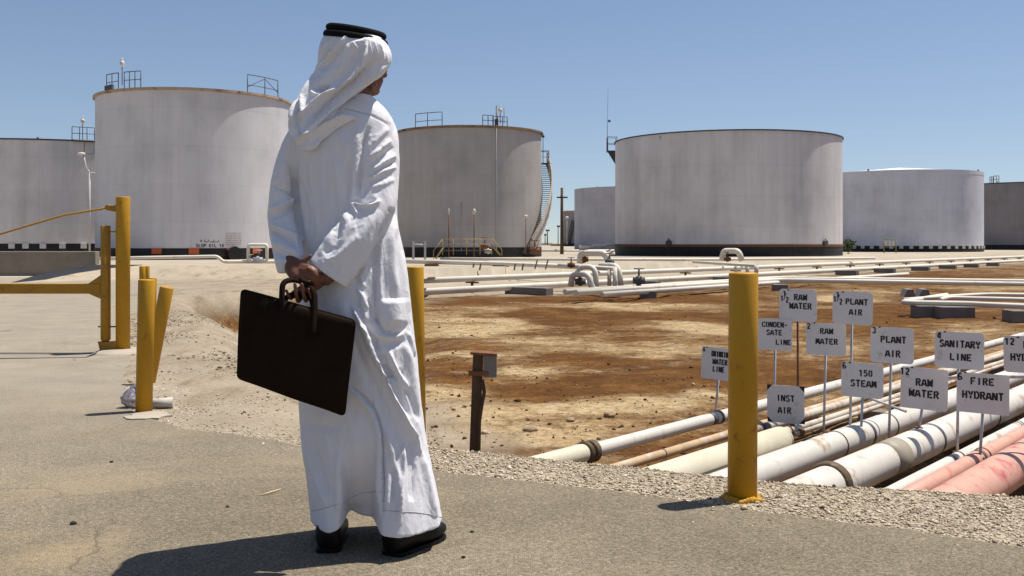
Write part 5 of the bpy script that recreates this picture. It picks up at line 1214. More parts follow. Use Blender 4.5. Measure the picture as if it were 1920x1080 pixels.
def finish(me, v, name, mat, parent=None):
    org = np.array(parent.matrix_world.translation) if False else (np.array(parent.location) if parent else None)
    if org is None: org = np.array([(v[:, 0].min()+v[:, 0].max())/2, (v[:, 1].min()+v[:, 1].max())/2, v[:, 2].min()])
    setco(me, v-org); me.name = name; me.materials.clear(); me.materials.append(M[mat])
    me.polygons.foreach_set('use_smooth', np.ones(len(me.polygons), bool))
    o = bpy.data.objects.new(name, me); COL.objects.link(o)
    if parent: o.parent = parent
    else: o.location = Vector(org)
    return o

# ---- body: one continuous skin surface
b = MB()
def limb(pts, rs, n=14): b.tube(pts, rs, n, dome=True)
limb([Q(664, 560, 0), Q(662, 480, 0), Q(655, 400, .01), Q(650, 300, .0), Q(655, 240, .0)], [.115, .105, .11, .12, .085], 18)
limb([Q(590, 262, .01), Q(655, 250, 0), Q(705, 258, .0)], [.05, .07, .05])
limb([Q(640, 575, 0), Q(628, 790, .0), Q(614, 1000, -.05)], [.085, .062, .042]); limb([Q(690, 575, 0), Q(712, 790, -.01), Q(742, 1005, -.06)], [.085, .062, .042])
limb([Q(664, 240, .0), Q(668, 185, .005), Q(671, 150, .015)], [.06, .056, .056])
fdir = Vector((.70, .71, -.06)).normalized(); fside = Vector((fdir.y, -fdir.x, 0)).normalized(); fup = fside.cross(fdir).normalized()
hr = Matrix((fdir, fside, fup)).transposed(); hc = Q(673, 114, .005)
def H(a, s, u): return hc+fdir*a+fside*s+fup*u
b.ball(H(-.005, 0, .005), (.098, .076, .098), 20, 14, hr); b.ball(H(.030, 0, -.045), (.070, .062, .082), 18, 12, hr)
b.ball(H(.066, 0, -.096), (.026, .030, .020), 12, 8, hr)                                    # chin
b.tube([H(-.01, .058, -.050), H(.02, .054, -.085), H(.062, .018, -.098)], [.020, .018, .016], 10, dome=True)   # jaw line, near side
b.tube([H(-.01, -.058, -.050), H(.02, -.054, -.085), H(.062, -.018, -.098)], [.020, .018, .016], 10, dome=True)
b.tube([H(.092, 0, .012), H(.108, 0, -.018), H(.114, 0, -.028)], [.010, .013, .014], 10, dome=True)            # nose
for s in (-1, 1):
    b.ball(H(.104, s*.010, -.032), (.010, .009, .008), 8, 6, hr); b.ball(H(.076, s*.036, -.022), (.022, .020, .018), 10, 8, hr)
    b.ball(H(.083, s*.034, .024), (.016, .024, .008), 10, 6, hr); b.ball(H(.002, s*.076, -.012), (.020, .008, .032), 10, 8, hr)
b.tube([H(.090, -.022, -.058), H(.100, 0, -.055), H(.090, .022, -.058)], [.006, .0085, .006], 8, dome=True)
b.tube([H(.087, -.020, -.068), H(.097, 0, -.069), H(.087, .020, -.068)], [.006, .009, .006], 8, dome=True)
# arms behind the back
limb([Q(566, 262, .01), Q(544, 310, -.015), Q(530, 360, -.036), Q(528, 400, -.058), Q(535, 435, -.090), Q(541, 466, -.13), Q(549, 494, -.178)], [.042, .030, .026, .027, .027, .027, .026])
limb([Q(712, 262, .0), Q(706, 378, -.085), Q(642, 478, -.175), Q(612, 521, -.20)], [.054, .045, .032, .027])
# right hand (from the right cuff): palm towards the viewer, four fingers hooked round the handles, thumb on the wrist side
b.tube([Q(612, 521, -.20), Q(596, 532, -.195), Q(574, 543, -.185), Q(560, 549, -.185)], [.026, .029, .036, .030], 16, flat=.62, dome=True)
for fp, r in (((Q(586, 545, -.19), Q(587, 560, -.215), Q(584, 556, -.245), Q(579, 542, -.252)), .0078),
              ((Q(574, 549, -.19), Q(574, 566, -.218), Q(570, 556, -.250), Q(566, 533, -.258)), .0084),
              ((Q(562, 551, -.19), Q(560, 567, -.218), Q(556, 557, -.250), Q(553, 533, -.258)), .0084),
              ((Q(551, 549, -.19), Q(546, 561, -.215), Q(542, 556, -.243), Q(537, 545, -.250)), .0074)):
    c_ = fillet(list(fp), .016, 4); b.tube(c_, [r*(1.12-.32*k/(len(c_)-1)) for k in range(len(c_))], 10, dome=True)
c_ = fillet([Q(600, 527, -.215), Q(594, 515, -.235), Q(578, 503, -.245)], .02, 4); b.tube(c_, [.0105-.003*k/(len(c_)-1) for k in range(len(c_))], 10, dome=True)
# left hand (from the left cuff) laid over the right wrist
b.tube([Q(549, 490, -.185), Q(551, 503, -.205), Q(556, 513, -.215)], [.026, .033, .030], 16, flat=.75, dome=True)
for fp, r in (((Q(560, 498, -.215), Q(580, 500, -.228), Q(594, 508, -.232), Q(600, 518, -.222)), .0085),
              ((Q(562, 505, -.222), Q(581, 509, -.238), Q(594, 517, -.238), Q(598, 527, -.226)), .0088),
              ((Q(561, 511, -.224), Q(577, 517, -.240), Q(588, 525, -.238), Q(591, 534, -.226)), .0085),
              ((Q(557, 516, -.222), Q(568, 523, -.236), Q(577, 530, -.236), Q(580, 538, -.226)), .0076)):
    c_ = fillet(list(fp), .016, 4); b.tube(c_, [r*(1.1-.3*k/(len(c_)-1)) for k in range(len(c_))], 10, dome=True)
c_ = fillet([Q(557, 495, -.20), Q(570, 490, -.215), Q(582, 480, -.213)], .02, 4); b.tube(c_, [.0115-.004*k/(len(c_)-1) for k in range(len(c_))], 10, dome=True)
me, v = remeshed(b, 'person', .0042, 2, .4)
person = finish(me, v, 'person', 'skin')
tag(person, 'man in a white robe and headscarf seen from behind with hands clasped behind his back', 'person')
for s in (-1, 1):
    mb = MB(); mb.ball(H(.0865, s*.033, .004), .0105, 12, 8); mb.build('eye', M['eye'], person)

# ---- robe
rows = [(178, 652, 694, .058, .01), (186, 646, 704, .066, .01), (194, 628, 711, .078, .005), (205, 600, 722, .092, 0), (220, 566, 734, .108, 0), (238, 549, 740, .120, 0), (270, 545, 739, .132, -.005), (320, 552, 737, .140, -.005), (370, 553, 741, .142, 0),
        (420, 553, 747, .146, .0), (470, 557, 757, .152, .0), (540, 560, 767, .160, 0), (600, 558, 774, .166, 0), (660, 556, 782, .170, 0), (720, 557, 787, .172, 0), (780, 562, 793, .176, 0), (840, 565, 802, .182, 0), (900, 575, 815, .192, .0), (950, 581, 825, .202, .0), (1000, 584, 833, .212, .0)]
ry = np.array([r[0] for r in rows], float)
def torso_ring(y, n, inset=0.0):
    l, r, bb, cd_ = (catmull(ry, [q_[k] for q_ in rows], y) for k in (1, 2, 3, 4))
    l, r, bb, cd_ = float(l)+inset/S_, float(r)-inset/S_, float(bb)-inset, float(cd_)
    cx, a = (l+r)/2, (r-l)/2; ring = []
    for k in range(n):
        t = 2*math.pi*k/n; ct, st = math.cos(t), math.sin(t)
        e = .82                                   # slightly square cross-section
        x_ = cx+a*math.copysign(abs(ct)**e, ct); dpt = bb*math.copysign(abs(st)**e, st)
        near = max(0.0, -st)
        # folds of the skirt: the cloth sinks between the legs, bulges over each heel
        f = float(sstep(800, 985, y))
        w_ = float(sstep(634, 658, x_)*(1-sstep(696, 718, x_)))
        dpt += f*.150*w_*min(1, near*1.6)
        dpt -= f*.020*math.exp(-((x_-610)/22.0)**2)*near
        dpt -= f*.030*math.exp(-((x_-745)/26.0)**2)*near
        # small buttock and shoulder-blade shape
        dpt -= near*.012*math.exp(-((y-585)/70.0)**2)*math.exp(-((x_-665)/60.0)**2)
        # hip wave along the hem
        ph = f*.008*math.sin(t*9+1.2)
        ring.append(Q(x_, y, cd_+dpt+ph))
    return ring
def fix_ring(ring, y):
    z = CAMZ+(HOR-y)*S_
    return [Vector((p.x, p.y, z)) for p in ring]
def loft(mb, rings, cap0=True, cap1=True):
    n = len(rings[0]); base = len(mb.v); vs = [p for r in rings for p in r]; fs = []
    for i in range(len(rings)-1):
        for k in range(n): fs.append((i*n+k, i*n+(k+1) % n, (i+1)*n+(k+1) % n, (i+1)*n+k))
    if cap0: fs.append(tuple(range(n-1, -1, -1)))
    if cap1: fs.append(tuple((len(rings)-1)*n+k for k in range(n)))
    mb.add(vs, fs, True)
rb_ = MB(); NR = 220
hem_y = 974.0
ys = list(np.arange(178, hem_y, 6.0))+[hem_y]
outer = [fix_ring(torso_ring(y_, NR), y_) for y_ in ys]
def inset_ring(ring, d):
    n = len(ring); out = []
    for k in range(n):
        t = ring[(k+2) % n]-ring[(k-2) % n]; nr = Vector((t.y, -t.x, 0)); nr.normalize(); out.append(ring[k]-nr*d)
    return out
inner = [inset_ring(fix_ring(torso_ring(y_, NR), y_), .012) for y_ in np.arange(hem_y, 690, -12.0)]
# hem level: dips over the heels, rises between
def hem_lift(ring, y, full=1.0):
    out = []
    for p in ring:
        pxx = 960+FPX*p.x/p.y; f = max(0, (y-930)/55.0)
        lift = .034*f*float(sstep(640, 660, pxx)*(1-sstep(700, 716, pxx)))+.030*f*math.exp(-((pxx-650)/22.0)**2)*(p.y < D0)
        lift -= .006*f*math.exp(-((pxx-800)/40.0)**2)
        out.append(p+Vector((0, 0, lift)))
    return out
outer = [hem_lift(r, y_) for r, y_ in zip(outer, ys)]; inner = [hem_lift(r, y_) for r, y_ in zip(inner, np.arange(hem_y, 690, -12.0))]
loft(rb_, outer+inner, True, True)
def sleeve(spec, n=40):
    """spec rows: (px, py, depth offset, half width px across the picture, half depth m)"""
    spec = [np.array(s_, float) for s_ in spec]; dense = []
    N_ = len(spec); tt = np.arange(N_); f = np.linspace(0, N_-1, 46)
    cols = [catmull(tt, [s_[k] for s_ in spec], f) for k in range(5)]
    rings = []
    for i in range(len(f)):
        i0, i1 = max(0, i-1), min(len(f)-1, i+1)
        d_ = Vector((cols[0][i1]-cols[0][i0], -(cols[1][i1]-cols[1][i0]), 0)); d_.normalize()
        side = Vector((d_.y, 0, -d_.x)); c = Q(cols[0][i], cols[1][i], cols[2][i]); hw = cols[3][i]*S_; hd_ = cols[4][i]
        rings.append([c+side*hw*math.cos(2*math.pi*k/n)+Vector((0, hd_*math.sin(2*math.pi*k/n), 0)) for k in range(n)])
    loft(rb_, rings)
sleeve([(596, 244, .0, 36, .085), (566, 262, .0, 30, .075), (545, 300, -.015, 25, .068), (532, 352, -.035, 23.5, .062), (529, 402, -.06, 27, .058), (533, 432, -.09, 28, .053), (540, 466, -.13, 28, .048), (545, 492, -.16, 27, .042), (546, 512, -.165, 24, .036)])
sleeve([(672, 226, .0, 34, .085), (706, 246, .0, 36, .085), (713, 285, -.02, 36, .080), (711, 335, -.05, 36, .075), (703, 385, -.095, 38, .070), (675, 432, -.145, 40, .060), (642, 476, -.175, 42, .052), (614, 514, -.19, 41, .046)])
me, v = remeshed(rb_, 'robe', .0042, 3, .5)
v = blur(me, v, 5, .5)
px_, py_ = px_of(v)
folds = [
 # armhole of the right sleeve and shoulder yoke
 ([(692, 236), (684, 262), (678, 300), (673, 340), (671, 366)], 5, -9, 2.0, 0), ([(672, 232), (668, 280), (662, 340), (655, 400)], 9, 4),
 ([(645, 203), (690, 213), (735, 236)], 2.5, -2.2), ([(636, 240), (642, 262), (655, 290)], 6, 4), ([(600, 283), (608, 330), (612, 420), (604, 480)], 8, 3.2),
 # sunlit puckers on the right upper sleeve
 ([(733, 262), (714, 278), (700, 290), (690, 298)], 4.5, 6.5, 1.6), ([(742, 290), (722, 303), (706, 314), (694, 318)], 4.5, 7.0, 1.6), ([(743, 312), (722, 321), (703, 331), (690, 334)], 4.5, 6.0, 1.6), ([(738, 275), (720, 289), (702, 302)], 4, -4), ([(742, 302), (720, 312), (700, 322)], 4, -4), ([(728, 240), (712, 256), (698, 270)], 6, 3.5), ([(740, 335), (718, 346), (694, 352)], 6, 3.5),
 # fold that runs round the inside of the elbow
 ([(661, 383), (668, 385), (680, 387.5), (695, 386), (706, 381), (713, 374)], 3.6, 9.0, 1.5), ([(660, 378), (674, 379), (690, 378), (704, 373)], 4.5, -7), ([(661, 384), (667, 394), (670, 404)], 3.5, 6, 1.6), ([(655, 400), (650, 425), (640, 448), (620, 470)], 8, 4), ([(712, 395), (690, 425), (660, 460), (632, 492)], 12, 3),
 ([(668, 440), (652, 462), (630, 482), (600, 492)], 7, 3.5), ([(606, 485), (620, 500), (640, 515)], 3, -2.5),
 # left sleeve: deep drag folds
 ([(512, 345), (526, 352), (545, 362), (553, 366)], 6, -6), ([(504, 392), (520, 388), (540, 378), (555, 372)], 6, 6), ([(505, 408), (525, 402), (545, 392), (558, 386)], 5.5, -7), ([(504, 428), (522, 440), (546, 452), (562, 462)], 5.5, -8), ([(506, 420), (526, 428), (548, 438), (562, 446)], 6, 6), ([(508, 452), (528, 460), (548, 472), (566, 484)], 6, 6), ([(513, 470), (532, 478), (552, 490)], 6, -5), ([(518, 488), (536, 492), (556, 498)], 6, 4), ([(535, 300), (528, 330), (518, 352)], 7, 4), ([(545, 305), (552, 345), (558, 390), (563, 430), (568, 470)], 4.5, -9),
 # back panel: long soft vertical pulls from the shoulder blades to the waist
 ([(580, 300), (588, 360), (596, 420), (600, 478)], 7, 4.0), ([(625, 300), (634, 350), (642, 392), (648, 420)], 7, 4.5), ([(610, 296), (613, 360), (608, 430), (598, 476)], 6, -3.5), ([(650, 300), (654, 340), (652, 380)], 6, -4), ([(640, 410), (635, 440), (626, 462), (606, 476)], 8, -5), ([(606, 330), (609, 390), (604, 450)], 5, 3.0), ([(570, 330), (574, 380), (578, 430)], 6, -3.5), ([(560, 310), (572, 350), (585, 395)], 6, 3), ([(632, 395), (624, 430), (612, 458)], 5, 3),
 # right flank in the sun
 ([(738, 395), (726, 418), (712, 446), (704, 480), (702, 510)], 7, -8), ([(744, 405), (734, 450), (736, 500), (744, 560)], 9, 6), ([(728, 392), (734, 396), (740, 395)], 4, -6), ([(716, 440), (712, 480), (712, 530), (716, 575)], 6, 4), ([(756, 470), (762, 530), (768, 585)], 8, 4),
 ([(684, 487), (685, 500), (683, 512)], 3.2, 6, 1.7), ([(673, 515), (678, 525), (682, 540)], 3.2, 6.5, 1.7), ([(668, 530), (674, 546), (682, 560), (690, 580)], 4.2, 8, 1.7), ([(676, 560), (682, 580), (686, 602)], 3.8, 7, 1.7), ([(662, 575), (674, 605), (690, 630), (700, 646)], 4, 8, 1.7), ([(678, 500), (670, 520), (672, 545)], 5, -5), ([(690, 560), (700, 590), (712, 610)], 5, -6),
 # pocket pouch
 ([(704, 500), (704, 560), (708, 600), (718, 622), (736, 628), (754, 622), (762, 606)], 4.5, -8, 2, 0), ([(735, 560), (736, 590), (738, 610)], 26, 9, 2.4), ([(700, 624), (724, 632), (746, 630), (762, 620)], 3.5, 4.5, 1.6), ([(700, 640), (730, 646), (760, 640)], 8, -7),
 # the long diagonal drape from the hip across the right leg
 ([(664, 578), (676, 602), (690, 640), (706, 676), (724, 712), (744, 756), (762, 792), (778, 820), (790, 856)], 4.6, 13, 1.6), ([(686, 610), (706, 650), (728, 694), (750, 742), (770, 784)], 8, -9), ([(652, 610), (668, 655), (690, 702), (718, 760), (742, 812), (756, 850)], 11, -5),
 ([(708, 656), (716, 668), (726, 686)], 3.4, 8, 1.6), ([(730, 658), (734, 676), (744, 696), (756, 714), (766, 732)], 5, 10, 1.7), ([(718, 660), (726, 690), (742, 720)], 5, -6), ([(756, 640), (770, 680), (778, 730), (784, 780)], 8, 5), ([(764, 622), (770, 640), (776, 668)], 4, 5), ([(746, 690), (768, 740), (784, 790)], 6, -5),
 # under the briefcase to the hem
 ([(652, 722), (676, 742), (696, 762), (708, 784), (714, 810), (717, 850), (718, 900), (716, 970)], 4.6, -9, 2.0, 12.0), ([(640, 760), (660, 790), (672, 850), (676, 910)], 14, 3), ([(720, 800), (736, 850), (748, 900), (752, 960)], 7, 7), ([(758, 830), (756, 880), (752, 930), (748, 985)], 4.5, 8, 1.8), ([(770, 820), (772, 880), (772, 940)], 6, -8), ([(744, 840), (740, 890), (736, 940)], 6, -6), ([(790, 850), (806, 910), (818, 970)], 7, 6), ([(726, 850), (728, 900), (726, 960)], 6, 4),
 ([(567, 812), (578, 850), (592, 890), (604, 925), (612, 950)], 4, 7, 1.7), ([(584, 830), (600, 880), (616, 930)], 7, -5), ([(632, 850), (634, 900), (634, 960)], 7, 7), ([(610, 800), (620, 860), (624, 920)], 8, 4), ([(570, 850), (578, 900), (586, 960)], 5, 3),
 ([(560, 790), (600, 800), (640, 800)], 14, -4), ([(600, 590), (620, 640), (630, 700)], 14, -5), ([(640, 560), (650, 600), (640, 650)], 14, 4),
]
rf = random.Random(11)
def walk(x_, y_, ang, n_, step, wob):
    out = [(x_, y_)]
    for _ in range(n_): ang += rf.uniform(-wob, wob); x_ += math.cos(ang)*step; y_ += math.sin(ang)*step; out.append((x_, y_))
    return out
fine = []
for _ in range(42): fine.append((walk(rf.uniform(560, 660), rf.uniform(270, 400), math.pi/2+rf.uniform(-.18, .18), rf.randint(4, 8), 13, .10), rf.uniform(1.8, 3.2), rf.choice((-1, 1))*rf.uniform(.7, 1.7)))
for _ in range(95): fine.append((walk(rf.uniform(575, 815), rf.uniform(560, 900), math.pi/2-rf.uniform(-.1, .38), rf.randint(3, 9), 13, .16), rf.uniform(1.7, 3.4), rf.choice((-1, 1, 1))*rf.uniform(.8, 2.2)))
for _ in range(46): fine.append((walk(rf.uniform(676, 742), rf.uniform(250, 380), math.pi-rf.uniform(.2, .75), rf.randint(2, 4), 9, .25), rf.uniform(1.6, 2.8), rf.choice((-1, 1))*rf.uniform(.9, 2.2)))
for _ in range(34): fine.append((walk(rf.uniform(620, 715), rf.uniform(395, 500), math.pi*.75+rf.uniform(-.5, .5), rf.randint(2, 5), 9, .25), rf.uniform(1.6, 2.8), rf.choice((-1, 1))*rf.uniform(.8, 1.8)))
for _ in range(44): fine.append((walk(rf.uniform(505, 545), rf.uniform(300, 500), rf.uniform(-.35, .75), rf.randint(2, 4), 8, .25), rf.uniform(1.6, 3.0), rf.choice((-1, 1))*rf.uniform(.9, 2.4)))
v = sculpt(me, v, [(f_[0], f_[1], f_[2], 1.5) for f_ in fine], D0+.08, 1.05)
v = blur(me, v, 1, .3)
v = sculpt(me, v, folds, D0+.08, 1.9)
v = blur(me, v, 1, .25)
# fine irregular creasing everywhere on the cloth
setco(me, v); nn = normals(me)
fx, fy = v[:, 0]*1.0+v[:, 1]*.8, v[:, 2]
v = v+nn*(((fbm(fx*16+3, fy*7, 4, 51)-.5)*.007+(fbm(fx*34, fy*20+7, 3, 61)-.5)*.0028)[:, None])
# hem band: a doubled turn-up 40 mm deep stands a little proud
zz = v[:, 2]; hemz = CAMZ+(HOR-hem_y)*S_
px_, py_ = px_of(v)
robe = finish(me, v, 'robe', 'robe', person)
# stitched parts: placket embroidery down the right flank and the hem seam
def on_surface(me_o, pts, off=.0015):
    from mathutils.bvhtree import BVHTree
    mm = me_o.data; vv = [Vector(q_.co)+Vector(person.location) for q_ in mm.vertices]; tr = BVHTree.FromPolygons(vv, [list(p_.vertices) for p_ in mm.polygons])
    out = []
    for a, b_ in pts:
        d_ = (P(a, b_, 1.0)-Vector((0, 0, CAMZ))).normalized(); h = tr.ray_cast(Vector((0, 0, CAMZ)), d_)
        if h[0] is not None: out.append(h[0]-d_*off)
    return out
from mathutils.bvhtree import BVHTree
def dense(pts, step):
    out = []
    for (a, b_), (c, d_) in zip(pts[:-1], pts[1:]):
        n_ = max(1, int(math.hypot(c-a, d_-b_)/step))
        for k in range(n_): out.append((a+(c-a)*k/n_, b_+(d_-b_)*k/n_))
    out.append(pts[-1]); return out
M['thread'] = paint('grey_thread', (.42, .41, .44), .9, .1, 60, bmp=0)
mb = MB()
for pl_ in ([(709, 418), (712, 450), (717, 480), (723, 505), (730, 524)], [(714, 418), (717, 450), (722, 480), (728, 504), (733, 520)]):
    sp_ = on_surface(robe, dense(pl_, 2.2))
    for k in range(0, len(sp_)-1, 2): mb.tube([sp_[k], sp_[k]*.4+sp_[k+1]*.6], .0012, 5)
mb.build('side_stitching', M['thread'], robe)
mb = MB()
for pl_ in ([(584, 958), (600, 955), (620, 950), (638, 944)], [(643, 944), (660, 932), (680, 924), (712, 922)], [(718, 957), (745, 959), (775, 960), (805, 964), (828, 970)], [(646, 204), (690, 214), (732, 236)]):
    sp_ = on_surface(robe, dense(pl_, 4), .0006)
    if len(sp_) > 2: mb.tube(sp_, .0011, 5)
mb.build('hem_seam', M['thread'], robe)
# trouser legs seen under the hem
for px0, px1, lb in ((612, 612, ''), (732, 744, '')):
    mb = MB(); mb.tube([Q(px0, 850, .0), Q((px0+px1)/2, 930, -.02), Q(px1, 985, -.055)], [.050, .046, .042], 20); mb.build('trouser_leg', M['trouser'], person)

# ---- shoes
def shoe(heel, toe_dir, length, width, height, name='shoe'):
    f = Vector(toe_dir).normalized(); s_ = Vector((f.y, -f.x, 0)); n = 26; rings = []
    prof = [(0.0, .60, .82), (.03, .80, .98), (.10, .92, 1.0), (.22, .92, 1.02), (.32, .90, .98), (.45, .92, .78), (.58, 1.0, .60), (.72, 1.04, .50), (.85, .94, .43), (.94, .72, .36), (.985, .45, .26), (1.0, .2, .14)]
    for u, wf, hf in prof:
        c = heel+f*(u*length); ring = []
        for k in range(n):
            t = 2*math.pi*k/n; ct, st_ = math.cos(t), math.sin(t)
            yy = width/2*wf*math.copysign(abs(ct)**.8, ct); zz_ = height*hf*(.5+.5*math.copysign(abs(st_)**.7, st_))
            if zz_ < .012: yy *= 1.03
            zz_ += .010*float(sstep(.55, 1.0, u))
            ring.append(c+s_*yy+Vector((0, 0, zz_+.011)))
        rings.append(ring)
    mb = MB(); loft(mb, rings); o = mb.build(name, M['shoe'], person)
    so = []
    for u, wf, hf in prof:
        c = heel+f*(u*length); so.append((c+s_*(width/2*wf*.99), c-s_*(width/2*wf*.99)))
    mb = MB(); k_ = len(so); pts = [q_[0] for q_ in so]+[q_[1] for q_ in reversed(so)]
    mb.prism([Vector((q_.x, q_.y, .005)) for q_ in pts], (0, 0, .012)); mb.build('sole', M['shoe'], o)
    hl = [p_ for p_ in pts if (p_-heel).dot(f) < length*.27]
    mb = MB(); mb.prism([Vector((q_.x, q_.y, .001)) for q_ in hl], (0, 0, .012)); mb.build('heel', M['shoe'], o)
def G(px, D): return Vector(((px-960)*D/FPX, D, .004))
shoe(G(614, 3.415), (-.06, 1, 0), .285, .098, .10)
shoe(G(730, 3.385)+Vector((0, 0, 0)), (.56, .83, 0), .285, .104, .105)

# ---- headscarf: cap over the skull, drape swept down to the left and a loose flap
srows = [(60, 624, 711, .088, .005), (66, 616, 719, .096, .005), (74, 609, 726, .107, .005), (85, 602, 732, .121, .005), (100, 597, 735, .126, .0), (115, 595, 734, .126, -.002), (127, 594.5, 729, .124, -.006), (136, 591, 722, .119, -.012), (145, 586, 713, .112, -.020), (155, 579, 701, .103, -.030),
         (165, 572, 689, .095, -.040), (175, 566, 676, .086, -.052), (185, 560, 663, .077, -.064), (200, 552, 646, .066, -.082), (215, 544, 634, .056, -.099), (228, 541, 622, .048, -.112), (242, 542, 608, .042, -.122), (256, 546, 602, .037, -.130), (268, 551, 597, .032, -.134), (278, 559, 590, .026, -.138), (285, 566, 580, .017, -.142)]
sy_ = np.array([r[0] for r in srows], float); sb = MB(); rings = []
for y_ in np.arange(60, 285.5, 3.0):
    l, r, bb, cd_ = (float(catmull(sy_, [q_[k] for q_ in srows], y_)) for k in (1, 2, 3, 4)); cx, a = (l+r)/2, (r-l)/2
    cyaw = .35*float(1-sstep(110, 170, y_)); ring = []
    for k in range(90):
        t = 2*math.pi*k/90; ring.append(Vector((0, 0, 0))+Q(cx+a*math.copysign(abs(math.cos(t))**.9, math.cos(t)), y_, cd_+bb*math.copysign(abs(math.sin(t))**.9, math.sin(t))))
    z_ = CAMZ+(HOR-y_)*S_; xc_ = Q(667, 70).x; tl_ = math.tan(R_(9.5))*float(1-sstep(72, 128, y_)); rings.append([Vector((p.x, p.y, z_-(p.x-xc_)*tl_)) for p in ring])
loft(sb, rings)
# crown
sb.ball(Q(667, 76, .005), (.088, .094, .034), 30, 16, Matrix.Rotation(R_(9.5), 3, 'Y'))
# loose flap that swings across the shoulder blades
fl = []
for t, (cx_, cy_, hw_, dp) in enumerate([(668, 221, 3, -.118), (655, 222, 9, -.122), (638, 226, 15, -.128), (620, 233, 20, -.134), (603, 244, 24, -.140), (588, 257, 24, -.143), (576, 268, 18, -.145), (566, 276, 9, -.145)]):
    ring = []
    for k in range(24):
        a = 2*math.pi*k/24; ring.append(Q(cx_+hw_*.35*math.cos(a), cy_+hw_*math.sin(a)*.9, dp)+Vector((0, .020*math.cos(a+.6), 0)))
    fl.append(ring)
loft(sb, fl)
me, v = remeshed(sb, 'headscarf', .0042, 4, .5)
v = blur(me, v, 4, .5)
sfolds = [
 ([(655, 60), (635, 88), (605, 118), (593, 133), (582, 155), (568, 180), (565, 210), (546, 226)], 3.8, 9, 1.6), ([(648, 78), (625, 106), (600, 132)], 6, -6), ([(606, 78), (600, 110), (596, 140)], 6, 3),
 ([(688, 72), (685, 100), (675, 125), (660, 145), (635, 165), (605, 180), (586, 196), (572, 212), (562, 236), (560, 252)], 4.6, 12, 1.6), ([(680, 84), (666, 112), (645, 138), (610, 158), (588, 172)], 8, -6),
 ([(724, 92), (722, 118), (702, 136), (673, 158), (645, 181), (618, 206), (596, 228), (578, 244), (562, 260)], 5, 12, 1.7), ([(702, 108), (688, 130), (664, 152), (634, 176), (600, 206), (576, 232)], 7, -12), 
 ([(690, 70), (694, 86), (700, 104), (702, 122)], 3, 5), ([(700, 76), (706, 96), (708, 116)], 3, 5), ([(710, 80), (716, 98), (716, 116)], 3, 5), ([(695, 76), (699, 96), (702, 112)], 2.5, -4), ([(705, 78), (711, 98), (711, 114)], 2.5, -4), ([(666, 78), (662, 82), (670, 90), (676, 98)], 3.5, 6, 1.7), ([(664, 80), (680, 78), (688, 72)], 4, 4), ([(652, 78), (646, 110), (640, 140)], 10, 3),
 ([(588, 165), (600, 162), (612, 160), (606, 167), (594, 170)], 4.5, -12), ([(582, 172), (592, 178), (602, 176)], 4, 5),
 ([(666, 220), (638, 221), (612, 232), (585, 246), (560, 260), (548, 258), (543, 236), (541, 224)], 3.6, 9, 1.7), ([(650, 228), (622, 242), (600, 256), (582, 270)], 6, -4), ([(568, 216), (560, 236), (562, 254)], 4, -9), ([(556, 186), (549, 206), (546, 226)], 4.5, 7), ([(562, 196), (556, 216), (554, 240)], 4, -8), ([(574, 262), (580, 272), (572, 280)], 4, 5), ([(600, 262), (590, 274), (576, 281)], 4, 4), ([(556, 266), (562, 274), (568, 280)], 3, 5),
 ([(632, 206), (640, 214), (633, 222)], 4, -6), ([(720, 128), (695, 152), (668, 176), (640, 202)], 2.6, 5), ([(626, 70), (614, 98), (604, 124)], 5, -4), ([(618, 72), (608, 96), (600, 116)], 4, 5),
]
sfine = []
for _ in range(60): sfine.append((walk(rf.uniform(600, 725), rf.uniform(75, 150), math.pi*.66+rf.uniform(-.25, .25), rf.randint(3, 7), 9, .2), rf.uniform(1.6, 2.8), rf.choice((-1, 1))*rf.uniform(.7, 1.8), 1.5))
for _ in range(30): sfine.append((walk(rf.uniform(560, 660), rf.uniform(170, 230), math.pi*.78+rf.uniform(-.25, .25), rf.randint(3, 6), 8, .2), rf.uniform(1.5, 2.6), rf.choice((-1, 1))*rf.uniform(.7, 1.7), 1.5))
v = sculpt(me, v, sfine, D0+.10, .85)
v = blur(me, v, 2, .4)
v = sculpt(me, v, sfolds, D0+.10, 2.0)
v = blur(me, v, 1, .3)
setco(me, v); nn = normals(me)
v = v+nn*(((fbm((v[:, 0]+v[:, 2]*.7)*26, (v[:, 2]-v[:, 0])*7, 3, 71)-.5)*.0035)[:, None])
scarf = finish(me, v, 'headscarf', 'scarf', person)

# ---- black double cord
def cord(cx, cy, rx, rd, tilt, r, d):
    """ring round the crown, tilted down to the right"""
    c = Q(cx, cy, d); pts = []
    for k in range(65):
        t = 2*math.pi*k/64; x_ = rx*math.cos(t); y_ = rd*math.sin(t)
        pts.append(c+Vector((x_, y_, -x_*math.tan(R_(tilt))+.010*math.sin(t))))
    return pts
hb = MB(); hb.tube(cord(667, 73, .101, .110, 9.5, 0, .005), .0140, 12, caps=False); headband = hb.build('headband', M['cord'], person)
hb = MB(); hb.tube(cord(668, 60, .094, .102, 9.5, 0, .005), .0135, 12, caps=False); hb.build('upper_coil', M['cord'], headband)

